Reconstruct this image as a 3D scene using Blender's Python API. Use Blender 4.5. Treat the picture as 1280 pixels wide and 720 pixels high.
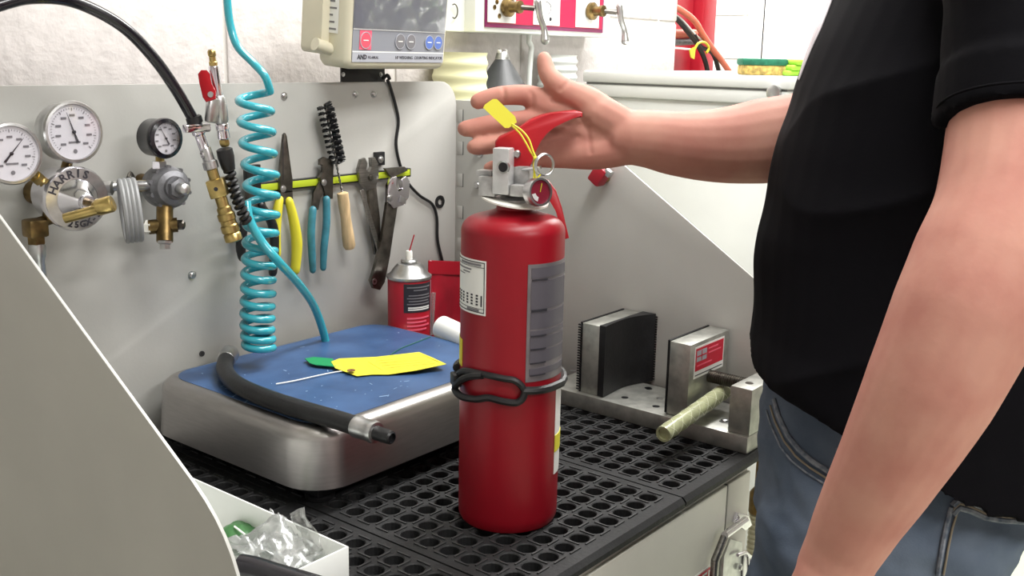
import bpy, bmesh, math, random
import numpy as np
from mathutils import Vector, Matrix, noise
from mathutils.bvhtree import BVHTree
random.seed(7)
for o in list(bpy.data.objects): bpy.data.objects.remove(o, do_unlink=True)
scene = bpy.context.scene
COL = scene.collection
V = Vector

# ------------------------------------------------------------------ camera
FPX = 1301.4                       # focal length in pixels of a 1280 px wide frame
YAW, PITCH, ROLL = 0.89906, 0.22046, 0.0206
CAM = V((0, 0, 0.5855))
FW = V((math.sin(YAW)*math.cos(PITCH), math.cos(YAW)*math.cos(PITCH), -math.sin(PITCH)))
_rt = V((math.cos(YAW), -math.sin(YAW), 0)); _up = _rt.cross(FW)
RT = _rt*math.cos(ROLL) + _up*math.sin(ROLL)
UP = -_rt*math.sin(ROLL) + _up*math.cos(ROLL)
RTH = _rt.copy()                                   # horizontal "to the right" of the view
FWH = V((math.sin(YAW), math.cos(YAW), 0))         # horizontal "away" direction
cd = bpy.data.cameras.new('camera'); cam = bpy.data.objects.new('camera', cd); COL.objects.link(cam)
cd.sensor_width = 36; cd.lens = FPX/1280*36; cd.clip_start = 0.02; cd.clip_end = 60
cam.matrix_world = Matrix(((RT.x, UP.x, -FW.x, CAM.x), (RT.y, UP.y, -FW.y, CAM.y), (RT.z, UP.z, -FW.z, CAM.z), (0, 0, 0, 1)))
scene.camera = cam

# ------------------------------------------------------------------ light
w = bpy.data.worlds.new('world'); scene.world = w; w.use_nodes = True
w.node_tree.nodes['Background'].inputs[0].default_value = (1.0, 0.99, 0.97, 1)
w.node_tree.nodes['Background'].inputs[1].default_value = 0.5
def area_light(name, loc, size, sy, power, rot=(0, 0, 0), col=(1, .99, .975)):
    l = bpy.data.lights.new(name, 'AREA'); l.shape = 'RECTANGLE'; l.size = size; l.size_y = sy; l.energy = power; l.color = col
    o = bpy.data.objects.new(name, l); COL.objects.link(o); o.location = loc; o.rotation_euler = rot; return o
area_light('ceiling_lamp', (2.15, 0.85, 1.77), 1.3, .4, 57)
area_light('ceiling_lamp.001', (1.0, 0.25, 1.77), 1.0, .4, 30)
area_light('added_far_lamp', (3.9, 2.1, 1.77), .4, 1.3, 90)  # lamp added to brighten the far wall, no fixture known there
area_light('ceiling_lamp.003', (0.8, -1.5, 1.77), 1.3, .4, 70)
vs = scene.view_settings
vs.view_transform = 'Standard'; vs.look = 'None'; vs.gamma = 1; vs.exposure = 0.0; vs.use_curve_mapping = False

# ------------------------------------------------------------------ pixel -> place on a known plane
def ray(x, y): return FW + RT*((x-640)/FPX) - UP*((y-360)/FPX)
def at(x, y, d): return CAM + ray(x, y)*d
def atX(x, y, X): r = ray(x, y); return CAM + r*((X-CAM.x)/r.x)
def atY(x, y, Y): r = ray(x, y); return CAM + r*((Y-CAM.y)/r.y)
def atZ(x, y, Z): r = ray(x, y); return CAM + r*((Z-CAM.z)/r.z)

# ------------------------------------------------------------------ materials
def lin(c): 
    c = c/255
    return c/12.92 if c <= .04045 else ((c+.055)/1.055)**2.4
def rgb(c): return (lin(c[0]), lin(c[1]), lin(c[2]), 1)
MATS = {}
def mat(name, c, rough=.5, metal=0, var=0, vscale=15, bump=0, bscale=60, coat=0, c2=None, spec=None, stretch=None, trans=0, sss=0, dist=0.002, lo=.35, hi=.65):
    m = bpy.data.materials.new(name); m.use_nodes = True; nt = m.node_tree; b = nt.nodes['Principled BSDF']
    b.inputs['Base Color'].default_value = rgb(c); b.inputs['Roughness'].default_value = rough; b.inputs['Metallic'].default_value = metal
    if coat: b.inputs['Coat Weight'].default_value = coat; b.inputs['Coat Roughness'].default_value = .12
    if spec is not None: b.inputs['Specular IOR Level'].default_value = spec
    if trans: b.inputs['Transmission Weight'].default_value = trans
    if sss:
        b.inputs['Subsurface Weight'].default_value = sss; b.inputs['Subsurface Radius'].default_value = (.01, .004, .002); b.inputs['Subsurface Scale'].default_value = 1
    tc = nt.nodes.new('ShaderNodeTexCoord'); src = tc.outputs['Object']
    if stretch:
        mp = nt.nodes.new('ShaderNodeMapping'); mp.inputs['Scale'].default_value = stretch; nt.links.new(src, mp.inputs['Vector']); src = mp.outputs['Vector']
    if var or c2:
        n = nt.nodes.new('ShaderNodeTexNoise'); n.inputs['Scale'].default_value = vscale; n.inputs['Detail'].default_value = 5
        nt.links.new(src, n.inputs['Vector'])
        cr = nt.nodes.new('ShaderNodeValToRGB'); cr.color_ramp.elements[0].position = lo; cr.color_ramp.elements[1].position = hi
        a = c2 if c2 else [max(0, v*(1-var)) for v in c]
        cr.color_ramp.elements[0].color = rgb(a); cr.color_ramp.elements[1].color = rgb(c)
        nt.links.new(n.outputs['Fac'], cr.inputs['Fac']); nt.links.new(cr.outputs['Color'], b.inputs['Base Color'])
    if bump:
        n2 = nt.nodes.new('ShaderNodeTexNoise'); n2.inputs['Scale'].default_value = bscale; n2.inputs['Detail'].default_value = 4
        nt.links.new(src, n2.inputs['Vector'])
        bp = nt.nodes.new('ShaderNodeBump'); bp.inputs['Strength'].default_value = bump; bp.inputs['Distance'].default_value = dist
        nt.links.new(n2.outputs['Fac'], bp.inputs['Height']); nt.links.new(bp.outputs['Normal'], b.inputs['Normal'])
    MATS[name] = m; return m
def clear_mat(name, tint, gloss=.12, rough=.06, milk=0):
    m = bpy.data.materials.new(name); m.use_nodes = True; nt = m.node_tree; nt.nodes.clear()
    o = nt.nodes.new('ShaderNodeOutputMaterial'); t = nt.nodes.new('ShaderNodeBsdfTransparent'); g = nt.nodes.new('ShaderNodeBsdfGlossy'); x = nt.nodes.new('ShaderNodeMixShader')
    t.inputs[0].default_value = rgb(tint); g.inputs['Roughness'].default_value = rough
    lw = nt.nodes.new('ShaderNodeLayerWeight'); lw.inputs[0].default_value = .35
    mm = nt.nodes.new('ShaderNodeMath'); mm.operation = 'MULTIPLY_ADD'; mm.inputs[1].default_value = .6; mm.inputs[2].default_value = gloss; mm.use_clamp = True
    nt.links.new(lw.outputs['Facing'], mm.inputs[0]); nt.links.new(mm.outputs[0], x.inputs[0])
    nt.links.new(t.outputs[0], x.inputs[1]); nt.links.new(g.outputs[0], x.inputs[2]); nt.links.new(x.outputs[0], o.inputs[0])
    if milk:
        df = nt.nodes.new('ShaderNodeBsdfDiffuse'); df.inputs[0].default_value = rgb((225, 226, 226)); x2 = nt.nodes.new('ShaderNodeMixShader'); x2.inputs[0].default_value = milk
        nt.links.new(x.outputs[0], x2.inputs[1]); nt.links.new(df.outputs[0], x2.inputs[2]); nt.links.new(x2.outputs[0], o.inputs[0])
    MATS[name] = m; return m
mat('room_grey', (208, 197, 201), .6)
mat('panel_paint', (190, 189, 184), .42, var=.05, vscale=5, bump=.05, bscale=200)
mat('block_paint', (214, 208, 205), .6, var=.06, vscale=30, bump=.6, bscale=75, dist=.003)
mat('mortar', (205, 202, 196), .8, bump=.3, bscale=90)
mat('white_paint', (228, 230, 226), .4, var=.03, vscale=6)
mat('cabinet_paint', (205, 202, 192), .45, var=.04, vscale=6)
mat('floor_paint', (200, 205, 185), .4, var=.06, vscale=4)
mat('rubber_mat', (36, 36, 37), .6, var=.35, vscale=12, bump=.4, bscale=160, c2=(22, 22, 23), spec=.35)
mat('rubber_rib', (50, 50, 51), .55, var=.4, vscale=40)
mat('black_rubber', (24, 24, 26), .45, var=.3, vscale=60, bump=.15, bscale=200)
mat('black_gloss', (18, 16, 24), .22, coat=.3)
mat('black_plastic', (22, 22, 24), .4)
mat('red_paint', (142, 7, 26), .40, var=.05, vscale=10, spec=.38)
mat('red_lever', (160, 12, 26), .38, spec=.4)
mat('red_plastic', (172, 20, 40), .4)
mat('silver', (205, 205, 205), .32, 1, var=.12, vscale=60)
mat('gauge_red', (140, 34, 54), .35)
mat('valve_silver', (214, 214, 214), .36, .55, var=.08, vscale=60)
mat('cast_metal', (196, 196, 195), .42, .6, var=.2, vscale=70, bump=.2, bscale=250)
mat('chrome', (225, 222, 228), .12, 1)
mat('steel', (150, 147, 142), .32, 1, var=.15, vscale=40, stretch=(1, 1, 12))
mat('skirt_steel', (182, 178, 176), .33, 1, var=.04, vscale=30, stretch=(1, 1, 10), bump=.05, bscale=300)
mat('plate_metal', (185, 185, 178), .45, .8, var=.15, vscale=50, bump=.1, bscale=200)
mat('dark_steel', (118, 113, 106), .38, 1, var=.25, vscale=60)
mat('brass', (198, 174, 112), .3, 1, var=.2, vscale=60)
mat('old_brass', (146, 122, 80), .38, 1, var=.3, vscale=60)
mat('grey_cast', (128, 128, 132), .45, .4, var=.2, vscale=60, bump=.2, bscale=200)
mat('grey_hose', (140, 141, 142), .5, var=.1)
mat('teal_hose', (50, 160, 174), .22, coat=.5, spec=.6)
mat('blue_film', (62, 92, 134), .38, var=.2, vscale=14, c2=(46, 72, 110), bump=.12, bscale=40)
mat('scuff', (150, 175, 205), .5)
mat('yellow_card', (214, 204, 52), .6)
mat('yellow_ink', (185, 175, 40), .6)
mat('green_sticker', (24, 140, 84), .45)
mat('green_thread', (14, 86, 70), .6)
mat('brown_ring', (120, 80, 40), .6)
mat('white_plastic', (232, 230, 222), .4)
mat('cream_plastic', (214, 208, 184), .42, var=.03)
mat('dial_white', (225, 222, 226), .5)
mat('ink', (40, 38, 46), .6)
mat('grey_ink', (120, 118, 122), .6)
mat('yellow_rubber', (206, 196, 50), .45)
mat('teal_rubber', (60, 130, 146), .45, var=.2, vscale=40)
mat('strip_lime', (172, 188, 36), .5)
mat('wood', (214, 184, 140), .55, var=.15, vscale=30, stretch=(6, 6, 1))
mat('label_white', (232, 232, 228), .45)
mat('label_grey', (128, 122, 126), .38, .35, var=.12, vscale=40)
mat('label_dark', (92, 88, 96), .42, .2)
mat('label_red', (196, 26, 52), .45)
mat('magenta', (128, 24, 84), .4)
mat('crimson', (182, 30, 70), .4)
mat('pinkish', (232, 96, 120), .4)
mat('key_blue', (92, 118, 190), .4)
mat('screen_grey', (136, 138, 146), .3)
mat('strip_grey', (168, 170, 178), .35)
mat('screen_dark', (126, 128, 138), .3)
mat('yellow_pipe', (226, 225, 182), .5)
mat('white_pipe', (222, 226, 222), .5)
mat('cone_black', (62, 64, 66), .45, var=.2, vscale=20)
mat('sponge', (210, 180, 100), .9, bump=.8, bscale=150, var=.3, vscale=120)
mat('scour_green', (34, 112, 84), .9, bump=.5, bscale=200, var=.2, vscale=80)
mat('lime_cloth', (150, 205, 60), .8, bump=.3, bscale=90)
mat('orange_hose', (214, 110, 84), .45)
mat('bag_red', (168, 24, 44), .28, var=.15, vscale=20, coat=.3)
mat('tube_clear', (196, 200, 158), .25, var=.12, vscale=60, coat=.4, trans=.25)
mat('skin', (188, 137, 121), .7, sss=.10, c2=(174, 117, 104), spec=.3, vscale=16, bump=.12, bscale=220, dist=.0008)
mat('shirt_black', (10, 9, 13), .85, bump=.15, bscale=400, spec=.08, dist=.0006)
mat('shirt_pale', (222, 212, 216), .7)
mat('denim', (102, 112, 126), .85, c2=(64, 75, 91), lo=.3, hi=.72, vscale=8, bump=.35, bscale=500, spec=.2, dist=.0006)
mat('denim_seam', (126, 130, 138), .85, c2=(78, 88, 102), vscale=120)
mat('stitch', (128, 118, 102), .8)
mat('hair_brown', (70, 48, 34), .7, bump=.5, bscale=120)
mat('eye_white', (230, 228, 224), .3)
mat('lip', (180, 100, 94), .5)
mat('shoe_black', (28, 27, 28), .5)
clear_mat('glass', (246, 246, 248), .05)
clear_mat('film', (232, 233, 238), .07, .2)
clear_mat('bag_clear', (240, 242, 240), .10, .25, milk=.16)
mat('packet_green', (56, 104, 56), .4)
mat('tube_braid', (214, 216, 186), .4)
mat('key_red', (214, 84, 104), .4)
mat('spot', (230, 232, 235), .6)

# ------------------------------------------------------------------ mesh helpers
def frame(axis, hint=None):
    n = V(axis).normalized(); h = V(hint) if hint is not None else (V((0, 0, 1)) if abs(n.z) < .9 else V((1, 0, 0)))
    u = (h - n*h.dot(n)).normalized(); v = n.cross(u); return u, v, n
def spline(pts, k=8, closed=False):
    P = [V(p) for p in pts]; n = len(P); out = []
    for i in range(n if closed else n-1):
        if closed: a, b, c, d = P[(i-1) % n], P[i], P[(i+1) % n], P[(i+2) % n]
        else: a, b, c, d = P[max(0, i-1)], P[i], P[i+1], P[min(n-1, i+2)]
        for j in range(k):
            t = j/k; out.append(.5*((2*b) + (c-a)*t + (2*a-5*b+4*c-d)*t*t + (3*b-a-3*c+d)*t**3))
    if not closed: out.append(P[-1])
    return out
def resamp(vals, m):
    n = len(vals); return [float(np.interp(i*(n-1)/(m-1), range(n), vals)) for i in range(m)]
class MB:
    def __init__(s): s.v = []; s.f = []
    def add(s, vs, fs):
        o = len(s.v); s.v += [V(p) for p in vs]; s.f += [tuple(i+o for i in f) for f in fs]; return s
    def box(s, c, size, R=None, bev=0, seg=2):
        c = V(c); R = R or Matrix.Identity(3)
        if bev:
            bm = bmesh.new(); bmesh.ops.create_cube(bm, size=1)
            for q in bm.verts: q.co = V((q.co.x*size[0], q.co.y*size[1], q.co.z*size[2]))
            bmesh.ops.bevel(bm, geom=bm.edges[:], offset=bev, segments=seg, profile=.5, affect='EDGES')
            return s.bm(bm, lambda p: c + R @ p)
        h = [x/2 for x in size]
        vs = [c + R @ V((sx*h[0], sy*h[1], sz*h[2])) for sx in (-1, 1) for sy in (-1, 1) for sz in (-1, 1)]
        return s.add(vs, [(0, 1, 3, 2), (4, 6, 7, 5), (0, 4, 5, 1), (2, 3, 7, 6), (0, 2, 6, 4), (1, 5, 7, 3)])
    def span(s, a, b, bev=0, seg=2):
        a, b = V(a), V(b); return s.box((a+b)/2, [abs(x) for x in (b-a)], None, bev, seg)
    def bm(s, bm, fn=lambda p: p):
        bm.verts.index_update(); s.add([fn(q.co.copy()) for q in bm.verts], [tuple(q.index for q in f.verts) for f in bm.faces]); bm.free(); return s
    def tube(s, pts, r, n=10, caps=True, closed=False, flat=None):
        P = [V(p) for p in pts]; m = len(P); rr = r if isinstance(r, (list, tuple)) else [r]*m
        if len(rr) != m: rr = resamp(rr, m)
        T = []
        for i in range(m):
            if closed: t = P[(i+1) % m]-P[(i-1) % m]
            else: t = P[min(i+1, m-1)]-P[max(i-1, 0)]
            T.append(t.normalized())
        u, v_, _ = frame(T[0]); vs = []
        for i in range(m):
            u = (u-T[i]*u.dot(T[i])).normalized(); w_ = T[i].cross(u)
            for k in range(n):
                a = 2*math.pi*k/n
                d = u*math.cos(a)+w_*math.sin(a)
                if flat: ax, q = flat; d = d - ax*(d.dot(ax)*(1-q))
                vs.append(P[i]+d*rr[i])
        fs = []
        for i in range(m if closed else m-1):
            j = (i+1) % m
            for k in range(n): fs.append((i*n+k, i*n+(k+1) % n, j*n+(k+1) % n, j*n+k))
        if caps and not closed: fs.append(tuple(range(n-1, -1, -1))); fs.append(tuple((m-1)*n+k for k in range(n)))
        return s.add(vs, fs)
    def lathe(s, prof, o, axis=(0, 0, 1), n=32, hint=None, caps=True, sx=1):
        u, v_, a = frame(axis, hint); o = V(o); vs = []; m = len(prof)
        for r, h in prof:
            for k in range(n):
                t = 2*math.pi*k/n; vs.append(o+a*h+(u*math.cos(t)+v_*math.sin(t)*sx)*r)
        fs = [(i*n+k, i*n+(k+1) % n, (i+1)*n+(k+1) % n, (i+1)*n+k) for i in range(m-1) for k in range(n)]
        if caps: fs.append(tuple(range(n-1, -1, -1))); fs.append(tuple((m-1)*n+k for k in range(n)))
        return s.add(vs, fs)
    def prism(s, poly, d, bev=0):
        P = [V(p) for p in poly]; d = V(d); n = len(P)
        nrm = V((0, 0, 0))
        for i in range(n): nrm += P[i].cross(P[(i+1) % n])
        if nrm.dot(d) > 0: P.reverse()
        if bev:
            bm = bmesh.new(); a = [bm.verts.new(p) for p in P]; b = [bm.verts.new(p+d) for p in P]
            bm.faces.new(a); bm.faces.new(b[::-1])
            for i in range(n): bm.faces.new((a[(i+1) % n], a[i], b[i], b[(i+1) % n]))
            ed = [e for e in bm.edges if abs((e.verts[0].co-e.verts[1].co).normalized().dot(d.normalized())) < .5]
            bmesh.ops.bevel(bm, geom=ed, offset=bev, segments=2, profile=.5, affect='EDGES', clamp_overlap=True)
            return s.bm(bm)
        return s.add(P+[p+d for p in P], [tuple(range(n)), tuple(range(2*n-1, n-1, -1))]+[((i+1) % n, i, i+n, (i+1) % n+n) for i in range(n)])
    def ell(s, c, R3, n=16, m=10, Rm=None):
        Rm = Rm or Matrix.Identity(3); c = V(c); vs = [c+Rm @ V((0, 0, -R3[2]))]
        for i in range(1, m):
            ph = -math.pi/2+math.pi*i/m
            for k in range(n):
                t = 2*math.pi*k/n; vs.append(c+Rm @ V((R3[0]*math.cos(ph)*math.cos(t), R3[1]*math.cos(ph)*math.sin(t), R3[2]*math.sin(ph))))
        vs.append(c+Rm @ V((0, 0, R3[2]))); L = len(vs)-1
        fs = [(0, 1+(k+1) % n, 1+k) for k in range(n)]
        for i in range(m-2): fs += [(1+i*n+k, 1+i*n+(k+1) % n, 1+(i+1)*n+(k+1) % n, 1+(i+1)*n+k) for k in range(n)]
        fs += [(L, 1+(m-2)*n+k, 1+(m-2)*n+(k+1) % n) for k in range(n)]
        return s.add(vs, fs)
    def limb(s, pts, rads, n=16, k=6):
        """rounded tapered limb through joints"""
        P = spline(pts, k); R = resamp(rads, len(P)) if len(rads) != len(P) else rads
        R = [float(np.interp(i/(len(P)-1)*(len(rads)-1), range(len(rads)), rads)) for i in range(len(P))]
        a = (P[0]-P[1]).normalized(); b = (P[-1]-P[-2]).normalized()
        pre = [P[0]+a*R[0]*.9, P[0]+a*R[0]*.6]; pr_ = [R[0]*.3, R[0]*.78]
        post = [P[-1]+b*R[-1]*.6, P[-1]+b*R[-1]*.9]; po = [R[-1]*.78, R[-1]*.3]
        return s.tube(pre+P+post, pr_+R+po, n)
    def loft(s, rings, caps=True):
        n = len(rings[0]); vs = [p for r in rings for p in r]; m = len(rings)
        fs = [(i*n+k, i*n+(k+1) % n, (i+1)*n+(k+1) % n, (i+1)*n+k) for i in range(m-1) for k in range(n)]
        if caps: fs.append(tuple(range(n-1, -1, -1))); fs.append(tuple((m-1)*n+k for k in range(n)))
        return s.add(vs, fs)
    def build(s, name, m, parent=None, smooth=True, ang=38, solid=None):
        me = bpy.data.meshes.new(name); off = WLOC.get(parent.name, V((0, 0, 0))) if parent else V((0, 0, 0))
        me.from_pydata([tuple(p-off) for p in s.v], [], s.f); me.update()
        bm = bmesh.new(); bm.from_mesh(me); bmesh.ops.recalc_face_normals(bm, faces=bm.faces[:]); bm.to_mesh(me); bm.free()
        if smooth:
            for p in me.polygons: p.use_smooth = True
            me.set_sharp_from_angle(angle=math.radians(ang))
        me.materials.append(MATS[m])
        o = bpy.data.objects.new(name, me); COL.objects.link(o)
        if parent: o.parent = parent; WLOC[o.name] = off
        return o
WLOC = {}
def empty(name, loc, label, cat, group=None):
    o = bpy.data.objects.new(name, None); COL.objects.link(o); o.location = loc; o.empty_display_size = .03
    WLOC[o.name] = V(loc); return tag(o, label, cat, group)
def tag(o, label, cat, group=None):
    o['label'] = label; o['category'] = cat
    if group: o['group'] = group
    return o
def struct(o): o['kind'] = 'structure'; return o
def lab(o, l): o['label'] = l; return o
def text(name, body, size, o, xd, yd, m, parent, align='CENTER', ext=.0002, bold=0.0):
    cu = bpy.data.curves.new('t', 'FONT'); cu.body = body; cu.size = size; cu.align_x = align; cu.align_y = 'CENTER'; cu.extrude = ext; cu.resolution_u = 2; cu.offset = bold
    to = bpy.data.objects.new('t', cu); me0 = bpy.data.meshes.new_from_object(to)
    xd, yd = V(xd).normalized(), V(yd).normalized(); n = xd.cross(yd); o = V(o)
    mb = MB(); mb.add([o+xd*v.co.x+yd*v.co.y+n*v.co.z for v in me0.vertices], [tuple(p.vertices) for p in me0.polygons])
    bpy.data.objects.remove(to); bpy.data.curves.remove(cu); bpy.data.meshes.remove(me0)
    return mb.build(name, m, parent, smooth=False)
def bolt(name, p, n, r, parent, m='silver', h=None):
    h = h or r*.9; mb = MB(); mb.lathe([(r*1.45, 0), (r*1.45, h*.25), (r, h*.3), (r, h*.85), (r*.8, h)], p, n, 12)
    return mb.build(name, m, parent)
def bake(o):
    dg = bpy.context.evaluated_depsgraph_get(); me = bpy.data.meshes.new_from_object(o.evaluated_get(dg)); old = o.data; o.modifiers.clear(); o.data = me
    me.name = o.name; bpy.data.meshes.remove(old)
    for p in me.polygons: p.use_smooth = True
    return o
def displace(o, fn, off):
    me = o.data; n = len(me.vertices); co = np.empty(n*3); no = np.empty(n*3); me.vertices.foreach_get('co', co); me.vertices.foreach_get('normal', no)
    co = co.reshape(-1, 3); no = no.reshape(-1, 3); w_ = co+np.array(off)
    d = fn(w_, no); me.vertices.foreach_set('co', (co+d).ravel()); me.update()
def remesh(o, vox, it=6, f=.5):
    r = o.modifiers.new('r', 'REMESH'); r.mode = 'VOXEL'; r.voxel_size = vox; r.use_smooth_shade = True
    s = o.modifiers.new('s', 'SMOOTH'); s.iterations = it; s.factor = f
    bpy.context.view_layer.update(); return bake(o)

# ================================================================== THE ROOM
YW = 1.50; FLOOR = -0.92; YB = 1.365; XL = 0.473; XR = 1.535; YF = 0.633
WALL_END = atY(845, 40, YW).x
# block wall behind the bench: mortar backing plus painted blocks standing proud
bw, bh = 0.40, 0.20
wall = struct(MB().span((-2.0, YW+.004, FLOOR), (WALL_END, YW+.2, 1.8)).build('wall_back', 'mortar', smooth=False))
blk = None
z = FLOOR; row = 0
while z < 1.7:
    x = (atY(282, 50, YW).x % bw) - 6*bw - (0 if row % 2 else bw/2)
    while x < WALL_END:
        x0, x1 = max(x+.0035, -2.0), min(x+bw-.0035, WALL_END+.002)
        if x1-x0 > .03 and .28 < z+bh and z < .95 and x1 > .45:
            MB().span((x0, YW, z+.0035), (x1, YW+.03, min(z+bh-.0035, 1.7)), bev=.004).build('block', 'block_paint', wall)
        x += bw
    z += bh; row += 1
lo = MB()
struct(MB().span((-3, -3.5, FLOOR-.05), (5.2, 4.2, FLOOR)).build('floor', 'floor_paint', smooth=False))
# far wall of the room beyond the end of the block wall
fw_ = struct(MB().span((4.6, -3.5, FLOOR), (4.7, 4.2, 1.8)).build('wall_right', 'mortar', smooth=False))
for r_ in range(5):
    for k in range(7):
        y0 = .1 + k*.4 + (r_ % 2)*.2; z0 = .2 + r_*.2 - .015
        MB().span((4.594, y0+.003, z0+.003), (4.62, y0+.397, z0+.197), bev=.003).build('block', 'white_paint', fw_)
struct(MB().span((WALL_END, 4.1, FLOOR), (4.7, 4.2, 1.8)).build('wall_far', 'white_paint', smooth=False))
struct(MB().span((-2.1, -3.5, FLOOR), (-2.0, 4.2, 1.8)).build('wall_left', 'room_grey', smooth=False))
struct(MB().span((-2.1, -3.5, FLOOR), (4.7, -3.4, 1.8)).build('wall_front', 'room_grey', smooth=False))
struct(MB().span((-3, -3.5, 1.8), (5.2, 4.2, 1.85)).build('ceiling', 'white_paint', smooth=False))
# tall locker against the right wall
lk = empty('locker', (4.3, 1.5, FLOOR), 'tall white locker by the far wall behind the tank lid', 'locker')
pL = atX(934, 40, 4.2).y; pM = atX(955, 40, 4.2).y
MB().span((4.2, .6, FLOOR), (4.59, pL, 1.5), bev=.006).build('body', 'white_paint', lk)
MB().span((4.188, pM+.003, FLOOR+.1), (4.2, pL-.005, 1.48), bev=.003).build('door', 'white_paint', lk)
MB().span((4.188, .61, FLOOR+.1), (4.2, pM-.003, 1.48), bev=.003).build('door', 'white_paint', lk)
MB().span((4.192, pM-.003, FLOOR+.1), (4.2, pM+.003, 1.48)).build('door_gap_strip', 'black_plastic', lk)

# ================================================================== WORKBENCH
bench = empty('workbench', (1.0, 1.0, FLOOR), 'pale grey sheet-metal workbench with sloped side panels and tall back panel', 'workbench')
YC = .6395
SEAM = atY(905, 620, YC).x; CEND = atY(934, 590, YC).x
MB().span((XL-.02, YC, FLOOR+.06), (CEND, YB+.03, -.016)).build('cabinet_body', 'cabinet_paint', bench, smooth=False)
MB().span((XL-.02, YC-.0, -.016), (XR+.02, YB+.03, -.0135)).build('bench_top', 'cabinet_paint', bench, smooth=False)
MB().span((CEND-.02, YC+.12, FLOOR+.06), (XR, YB, -.016)).build('end_panel', 'cabinet_paint', bench, smooth=False)
MB().span((XL, YC-.006, FLOOR+.12), (SEAM-.002, YC, -.022), bev=.002).build('door', 'cabinet_paint', bench)
MB().span((SEAM+.002, YC-.006, FLOOR+.12), (CEND, YC, -.022), bev=.002).build('door', 'cabinet_paint', bench)
MB().span((SEAM-.0022, YC-.004, FLOOR+.12), (SEAM+.0022, YC, -.022)).build('door_gap_strip', 'black_plastic', bench, smooth=False)  # dark strip set in so the gap between the doors looks shaded
MB().span((XL, YC+.04, FLOOR), (CEND-.03, YB, FLOOR+.06)).build('plinth', 'black_plastic', bench, smooth=False)
def side_panel(X, t):
    sl = math.tan(math.radians(32.3)); zt = .4975
    yb_ = YF+.012; z1 = .353 - (.9-yb_)*sl; ytop = .9+(zt-.353)/sl
    poly = [V((X, YB+.02, -.013)), V((X, YB+.02, zt)), V((X, ytop, zt))]
    # rounded front corner between slope and front edge
    a = V((X, yb_, z1)); rr = .075
    d1 = V((0, math.cos(math.radians(32.3)), math.sin(math.radians(32.3)))); p1 = a+d1*rr; p2 = a+V((0, 0, -rr))
    for i in range(9):
        q = i/8; poly.append(p1*(1-q)**2 + a*2*q*(1-q) + p2*q*q)
    poly.append(V((X, yb_, -.013)))
    return MB().prism(poly, (t, 0, 0), bev=.0007).build('side_panel', 'panel_paint', bench)
side_panel(XL, -.003); side_panel(XR, .003)
# back panel with rounded top right corner
x0, x1, zt = XL, XR-.004, .5335
poly = [V((x0, YB, -.013)), V((x0, YB, zt))]
for i in range(7):
    a = math.radians(90-15*i); poly.append(V((x1-.045+.045*math.cos(a), YB, zt-.045+.045*math.sin(a))))
poly.append(V((x1, YB, -.013)))
MB().prism(poly, (0, .0025, 0), bev=.0006).build('back_panel', 'panel_paint', bench)
# folded corner tabs down the joint of back and right panel
for y_ in (145, 185, 225, 265, 305, 338):
    p = atX(573, y_, XR-.002); 
    MB().span((XR-.0012, p.y-.010, p.z-.012), (XR, p.y+.004, p.z+.012), bev=.0003).build('corner_tab', 'panel_paint', bench)
    MB().span((XR-.0007, p.y-.0112, p.z-.013), (XR-.0001, p.y-.0100, p.z+.013)).build('tab_slot', 'black_plastic', bench, smooth=False)
for x, y in ((355, 120), (444, 118), (467, 118), (240, 344)):
    bolt('bolt', atY(x, y, YB), (0, -1, 0), .0046 if y < 200 else .005, bench)
for x, y in ((600, 190), (600, 231)):
    bolt('bolt', atX(x, y, XR), (-1, 0, 0), .007, bench, h=.012)
p = atY(549, 252, YB); MB().lathe([(.006, 0), (.012, 0), (.0125, .003), (.006, .003)], p, (0, -1, 0), 20, caps=False).build('grommet', 'black_rubber', bench)
p = atY(252, 442, YB); MB().lathe([(.001, 0), (.0045, 0), (.0045, .002), (.001, .002)], p, (0, -1, 0), 14).build('grommet', 'black_rubber', bench)
p = atY(472, 198, YB); MB().box(p+V((0, -.004, 0)), (.022, .008, .024), bev=.001).build('strip_clip', 'black_plastic', bench)
bolt('bolt', p+V((0, -.008, -.001)), (0, -1, 0), .0045, bench)
# red knob clipped on the right side panel, partly behind the forearm
p = atX(757, 222, XR)
kn = empty('red_knob', p, 'small red plastic knob on the right side panel below the forearm', 'clip')
Rk = Matrix.Rotation(.6, 3, 'X')
MB().box(p+V((-.018, 0, .006)), (.026, .026, .034), R=Rk, bev=.004).build('grip', 'red_plastic', kn)
MB().lathe([(.009, 0), (.009, .006), (.005, .008), (.005, .018)], p, (-1, 0, 0), 16).build('stem', 'brass', kn)
MB().box(p+V((-.022, -.020, .012)), (.012, .014, .012), R=Rk, bev=.002).build('tip', 'silver', kn)

# warning label and draw latch on the cabinet front
YD = YC-.006
p = atY(893, 703, YD)
wl = MB().span((p.x-.15, YD-.0008, p.z-.10), (p.x, YD, p.z+.002)).build('warning_label', 'label_white', bench, smooth=False)
MB().span((p.x-.147, YD-.0012, p.z-.036), (p.x-.003, YD-.0008, p.z-.001)).build('red_field', 'label_red', wl, smooth=False)
text('lettering', 'DANGER', .036, (p.x-.074, YD-.0015, p.z-.0185), (1, 0, 0), (0, 0, 1), 'label_white', wl)
lt = empty('draw_latch', atY(918, 700, YD), 'chrome draw latch on the workbench front beside the jeans', 'latch')
def py(pts, Y): return [atY(x, y, Y) for x, y in pts]
MB().prism(py([(919, 640), (932, 643), (936, 655), (928, 662), (914, 652)], YD), (0, -.006, 0), bev=.001).build('catch_hook', 'chrome', lt)
MB().tube(py([(932, 650), (906, 669)], YD-.014), .0058, 10).build('pull_bar', 'chrome', lt)
MB().tube(py([(907, 668), (900, 686), (894, 700), (891, 740)], YD-.012), .0062, 10).build('lever', 'steel', lt)
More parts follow.
